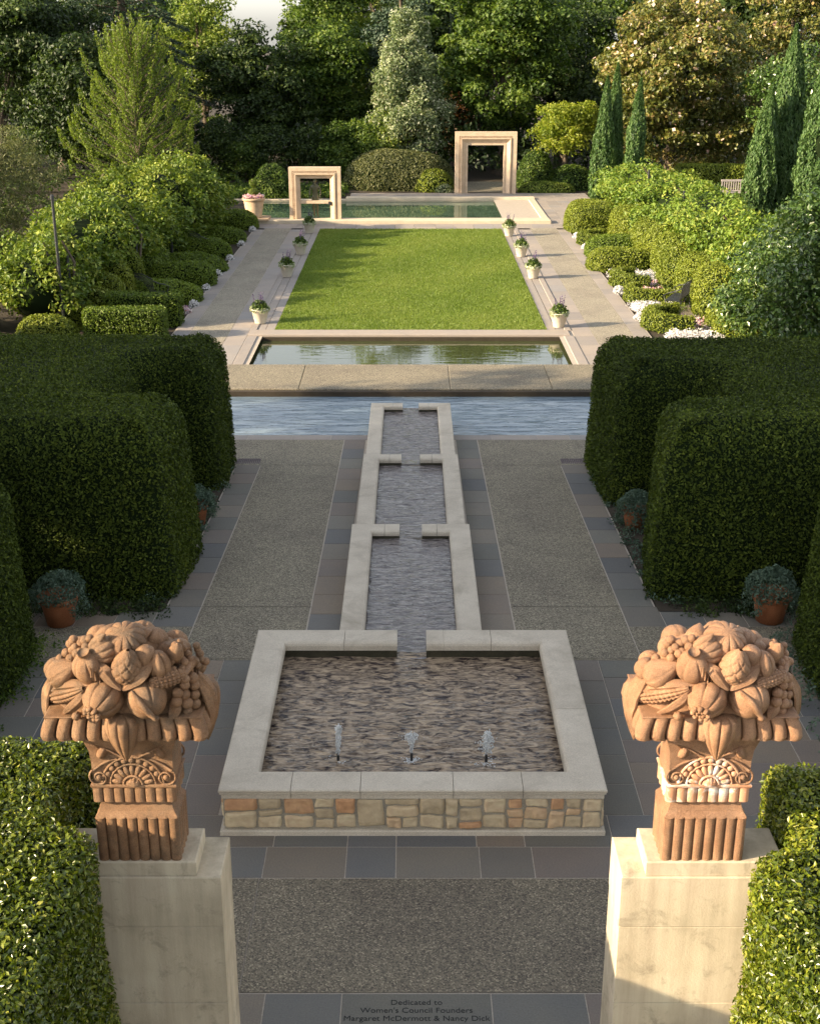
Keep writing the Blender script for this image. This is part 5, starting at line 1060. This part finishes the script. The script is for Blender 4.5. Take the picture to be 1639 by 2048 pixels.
column('tallest cypress right of the pale wooden bench', 1572, 61.5, 8.7, 0.82, 404, G4); column('shorter cypress joined to the left side of the tall one by the bench', 1522, 60.5, 6.0, 0.72, 405, G4, lean=0.03); column('cypress cut off by the right photo edge', 1648, 58.0, 8.2, 1.0, 406, G4)
# ------------------------------------------------------------------ feathery bald cypress
def plume_tree(name, label, X, Y, h, R0, m, seed, npl=90, leaf=0.13):
    r_ = np.random.RandomState(seed); t = thing(name, label, 'tree', (X, Y, 0)); g = Geo(); w_ = Geo(); P0 = np.array([[0,0,0],[0.05,0,h*0.5],[0,0,h*0.97]])
    w_.add(*tube(P0, [0.22,0.13,0.03], 8), 0, True)
    for k in range(npl):
        q = (k+0.5)/npl; z = h*(0.06+0.86*q); a = k*2.39996+r_.rand()*0.5; L = R0*(1-q)**0.75*r_.uniform(0.65,1.1)+0.35; rise = 0.35+0.75*q
        b = np.array([0.05,0,z]); d = np.array([math.cos(a), math.sin(a), rise]); e = b + d*L; e2 = e + np.array([d[0]*0.35, d[1]*0.35, 0.9+0.4*q])*r_.uniform(0.5,1.0)
        C = np.array([b, b+d*L*0.5, e, e2]); w_.add(*tube(C, [0.045,0.03,0.02,0.008], 5), 0, True)
        n = int(330*QL*(0.4+L/R0)); u_ = r_.rand(n)**0.75; tt = 3*u_; i = np.minimum(tt.astype(int), 2); f = (tt-i)[:,None]; B = C[i]*(1-f)+C[i+1]*f
        wd = 0.30*(1-u_)**0.4*(0.4+0.6*np.minimum(u_*3,1)); dd = norm(r_.randn(n,3)); P = B + dd*wd[:,None]*np.array([1,1,0.8]); leaves(g, P, dd, leaf, leaf*0.35, r_, 0.8, 0, np.clip(0.45+0.35*u_+0.2*r_.randn(n)-0.1, 0, 1), direction=np.tile([d[0],d[1],1.2],(n,1)))
    g.build('crown', M[m], t); w_.build('trunk', M['bark'], t); return t
plume_tree('bald_cypress', 'bright feathery bald cypress with upswept plumes behind the left arbour', plan_x(272,66,4), 66, 8.4, 3.3, 'cypress', 411, 120)
# layered cedar
def cedar(label, X, Y, h, R0, seed):
    r_ = np.random.RandomState(seed); t = thing('cedar', label, 'tree', (X, Y, 0)); g = Geo(); w_ = Geo(); w_.add(*tube([(0,0,0),(0.1,0,h*0.6),(0,0,h)], [0.4,0.25,0.05], 8), 0, True)
    for k in range(70):
        q = k/70; z = h*(0.2+0.78*q); a = k*2.39996; L = R0*(1-q)**0.6*r_.uniform(0.7,1.1)+0.4; d = np.array([math.cos(a), math.sin(a), 0.05])
        C = np.array([[0,0,z], [d[0]*L*0.5, d[1]*L*0.5, z+0.15*L*0.5], [d[0]*L, d[1]*L, z-0.12*L]]); w_.add(*tube(C, [0.08,0.05,0.015], 5), 0, True)
        n = int(520*QL*(0.3+L/R0)); u_ = r_.rand(n)**0.6; tt = 2*u_; i = np.minimum(tt.astype(int), 1); f = (tt-i)[:,None]; B = C[i]*(1-f)+C[i+1]*f; sd = np.array([-d[1], d[0], 0]); s = r_.randn(n,1)*0.55*(0.5+0.6*np.sin(u_*3.0))[:,None]
        P = B + sd*s + np.stack([0*u_, 0*u_, -0.12*np.abs(s[:,0])**1.3*2+0.06*r_.randn(n)], 1); leaves(g, P, np.tile([0,0,1.0],(n,1)), 0.2, 0.08, r_, 0.55, 0, np.clip(0.45+0.25*r_.randn(n), 0, 1))
    g.build('crown', M['deodar'], t); w_.build('trunk', M['bark'], t); return t
cedar('dark blue green cedar with level layered branches behind the feathery tree', plan_x(245,84,8), 84, 15.5, 5.6, 421)
# ------------------------------------------------------------------ trees behind
def bt(name, label, px_, Y, h, wpx, m, seed, n=110, cr=0.95, nl=230, leaf=0.24, low=0.15, group='trees behind the garden', parts=4, **kw):
    X = plan_x(px_, Y, min(h*0.6, 8)); rx = wpx/2*(Y*0.934)/FPX; r_ = np.random.RandomState(seed+7); envs = [(0,0,h*(0.5+low/2),rx*0.85,rx*0.8,h*(0.5-low/2))]
    for k in range(parts): a = k*6.28/parts+r_.rand(); envs.append((rx*0.5*math.cos(a), rx*0.5*math.sin(a), h*r_.uniform(0.3,0.8), rx*r_.uniform(0.4,0.6), rx*0.5, h*r_.uniform(0.14,0.22)))
    return tree(name, label, 'tree', (X, Y, 0), envs, n, cr, nl, leaf, m, seed, 0.18+h*0.012, h*0.8, group, 9, **kw)
bt('oak_tree', 'very dark broad tree at the top left photo corner', -10, 78, 11.6, 330, 'dark', 501, 150)
bt('oak_tree', 'dark tree with paler leaf patches left of the layered cedar', 110, 82, 11.9, 260, 'dark', 502, 130)
bt('oak_tree', 'dark lower tree behind the feathery bald cypress', 195, 74, 8.2, 330, 'dark', 503, 150)
bt('ash_tree', 'airy yellow green tree left of the patch of sky', 400, 96, 12, 170, 'light', 504, 80, 1.0, 150, 0.24, 0.0)
bt('live_oak', 'dark round topped tree below the patch of sky', 520, 84, 8.6, 230, 'dark', 505, 130)
bt('live_oak', 'dark rounded tree behind the small frame', 640, 87, 9.3, 250, 'mid', 506, 130)
bt('elm_tree', 'tall mid green tree right of the patch of sky', 650, 93, 13.6, 190, 'mid', 507, 130, low=0.05)
bt('elm_tree', 'light green tree behind the silver leaved one', 760, 97, 16.5, 200, 'light', 508, 90, low=0.1)
tree('silver_tree', 'upright pointed silver leaved tree left of the large frame', 'tree', (plan_x(815,80,4), 80, 0), [(0,0,3.0,2.5,2.2,3.2),(0,0,5.6,1.8,1.7,2.6),(0.1,0,8.0,0.95,0.9,1.7)], 190, 0.5, 220, 0.19, 'silver', 509, 0.2, 8, 'trees behind the garden', 8, asp=0.45, flat=1.5)
bt('dark_conifer', 'tall dark narrow tree above the silver leaved one', 805, 86, 13.5, 120, 'deodar', 510, 80, 0.8, 220, 0.22, 0.1)
bt('live_oak', 'dark tree behind and left of the large frame', 880, 88, 10.4, 190, 'dark', 511, 110)
bt('elm_tree', 'large leafy tree with a sunlit left side above the large frame', 1010, 82, 11.6, 300, 'mid', 512, 200, 0.9, 240)
bt('live_oak', 'dark tree between the large frame and the magnolia', 1130, 88, 11.6, 220, 'dark', 513, 120)
bt('red_tree', 'small rust red leaved tree behind the large frame', 912, 84, 5.3, 80, 'redleaf', 514, 40, 0.6, 120, 0.18)
bt('maple_tree', 'small yellow green maple right of the large frame', 1128, 75.5, 4.9, 140, 'yellow', 515, 75, 0.6, 170, 0.17, 0.25, parts=3)
bt('magnolia_tree', 'big golden brown magnolia with cream blossoms at upper right', 1345, 74, 10.8, 370, 'magnolia', 516, 330, 0.7, 190, 0.22, 0.02, group='magnolia trees', flower=0.55, parts=6)
bt('magnolia_tree', 'second golden magnolia cut off by the top right photo corner', 1585, 80, 11.7, 300, 'magnolia', 517, 170, 0.8, 190, 0.24, 0.05, group='magnolia trees', flower=0.4)
bt('live_oak', 'dark tree behind the tall cypresses at right', 1600, 70, 8, 220, 'glossy', 518, 120, 0.8, 200, 0.2, 0.0)
for k, (px_, Y, h, wpx, m_) in enumerate(((-160,96,12,330,'dark'),(40,104,12.3,260,'mid'),(210,106,12.8,260,'dark'),(345,104,11.6,190,'mid'),(645,106,12,170,'dark'),(750,108,13.5,200,'dark'),(880,106,12.6,260,'mid'),(1010,104,13.2,260,'dark'),(1180,102,12.5,260,'mid'),(1330,100,13,260,'dark'),(1480,100,12.8,260,'dark'),(1660,98,12.5,300,'dark'),(1820,96,12.5,300,'mid'))):
    bt('woodland_tree', '%s tree from the left in the farthest woodland row' % (ORD+['thirteenth'])[k], px_, Y, h, wpx, m_, 540+k, 90, 1.3, 170, 0.36, 0.0, group='farthest woodland trees')
r_ = np.random.RandomState(77); g = Geo()
for k in range(620):
    x = r_.uniform(-50, 60); y = r_.uniform(79, 92)
    n = 110; d = norm(r_.randn(n,3)); d[:,2] = np.abs(d[:,2]); leaves(g, np.array([x, y, r_.uniform(0.2,2.6)])+d*r_.uniform(0.8,1.5)*np.array([1.2,1,1]), d, 0.3, 0.16, r_, 0.8, 0, np.clip(r_.uniform(0.1,0.7)+0.15*r_.randn(n), 0, 1))
o = g.build('undergrowth', M['dark']); tag(o, 'dark tangled undergrowth on the woodland floor', 'undergrowth'); o['kind'] = 'stuff'
r_ = np.random.RandomState(78); g = Geo()
for k in range(520):
    x = r_.uniform(13, 34) if k % 3 == 0 else r_.uniform(-32, -9.5); y = r_.uniform(40, 80)
    if x > -12.8 and x < 0 and y < 63: continue
    n = 60; d = norm(r_.randn(n,3)); d[:,2] = np.abs(d[:,2]); leaves(g, np.array([x, y, 0.1])+d*r_.uniform(0.4,0.8), d, 0.2, 0.1, r_, 0.8, 0, np.clip(r_.uniform(0.1,0.8)+0.15*r_.randn(n), 0, 1))
o = g.build('ground_cover', M['mid']); tag(o, 'leafy ground cover between the shrubs beyond both arbours', 'ground cover'); o['kind'] = 'stuff'
# unseen trees, placed and sized left of the garden to shade walk and fountain
for k, (x, y, h, rx) in enumerate(((-19,7.0,17,4.1),(-20,13.5,18,5.0),(-19,20.0,16.5,4.2),(-26,10,19,5),(-27,18.5,19,5),(-19,0.9,7.9,2.6),(-15,6.35,8.2,1.35))):
    tree('unseen_shade_tree', '%s unseen tree placed for its shade beyond the left hedge' % ORD[k], 'tree', (x, y, 0), [(0,0,h*0.62,rx,rx,h*0.38)], 150, 1.1, 110, 0.42, 'dark', 600+k, 0.35, h*0.7, 'unseen shade trees left of the walk', 6, front=False, sh=(0.3,1.0))
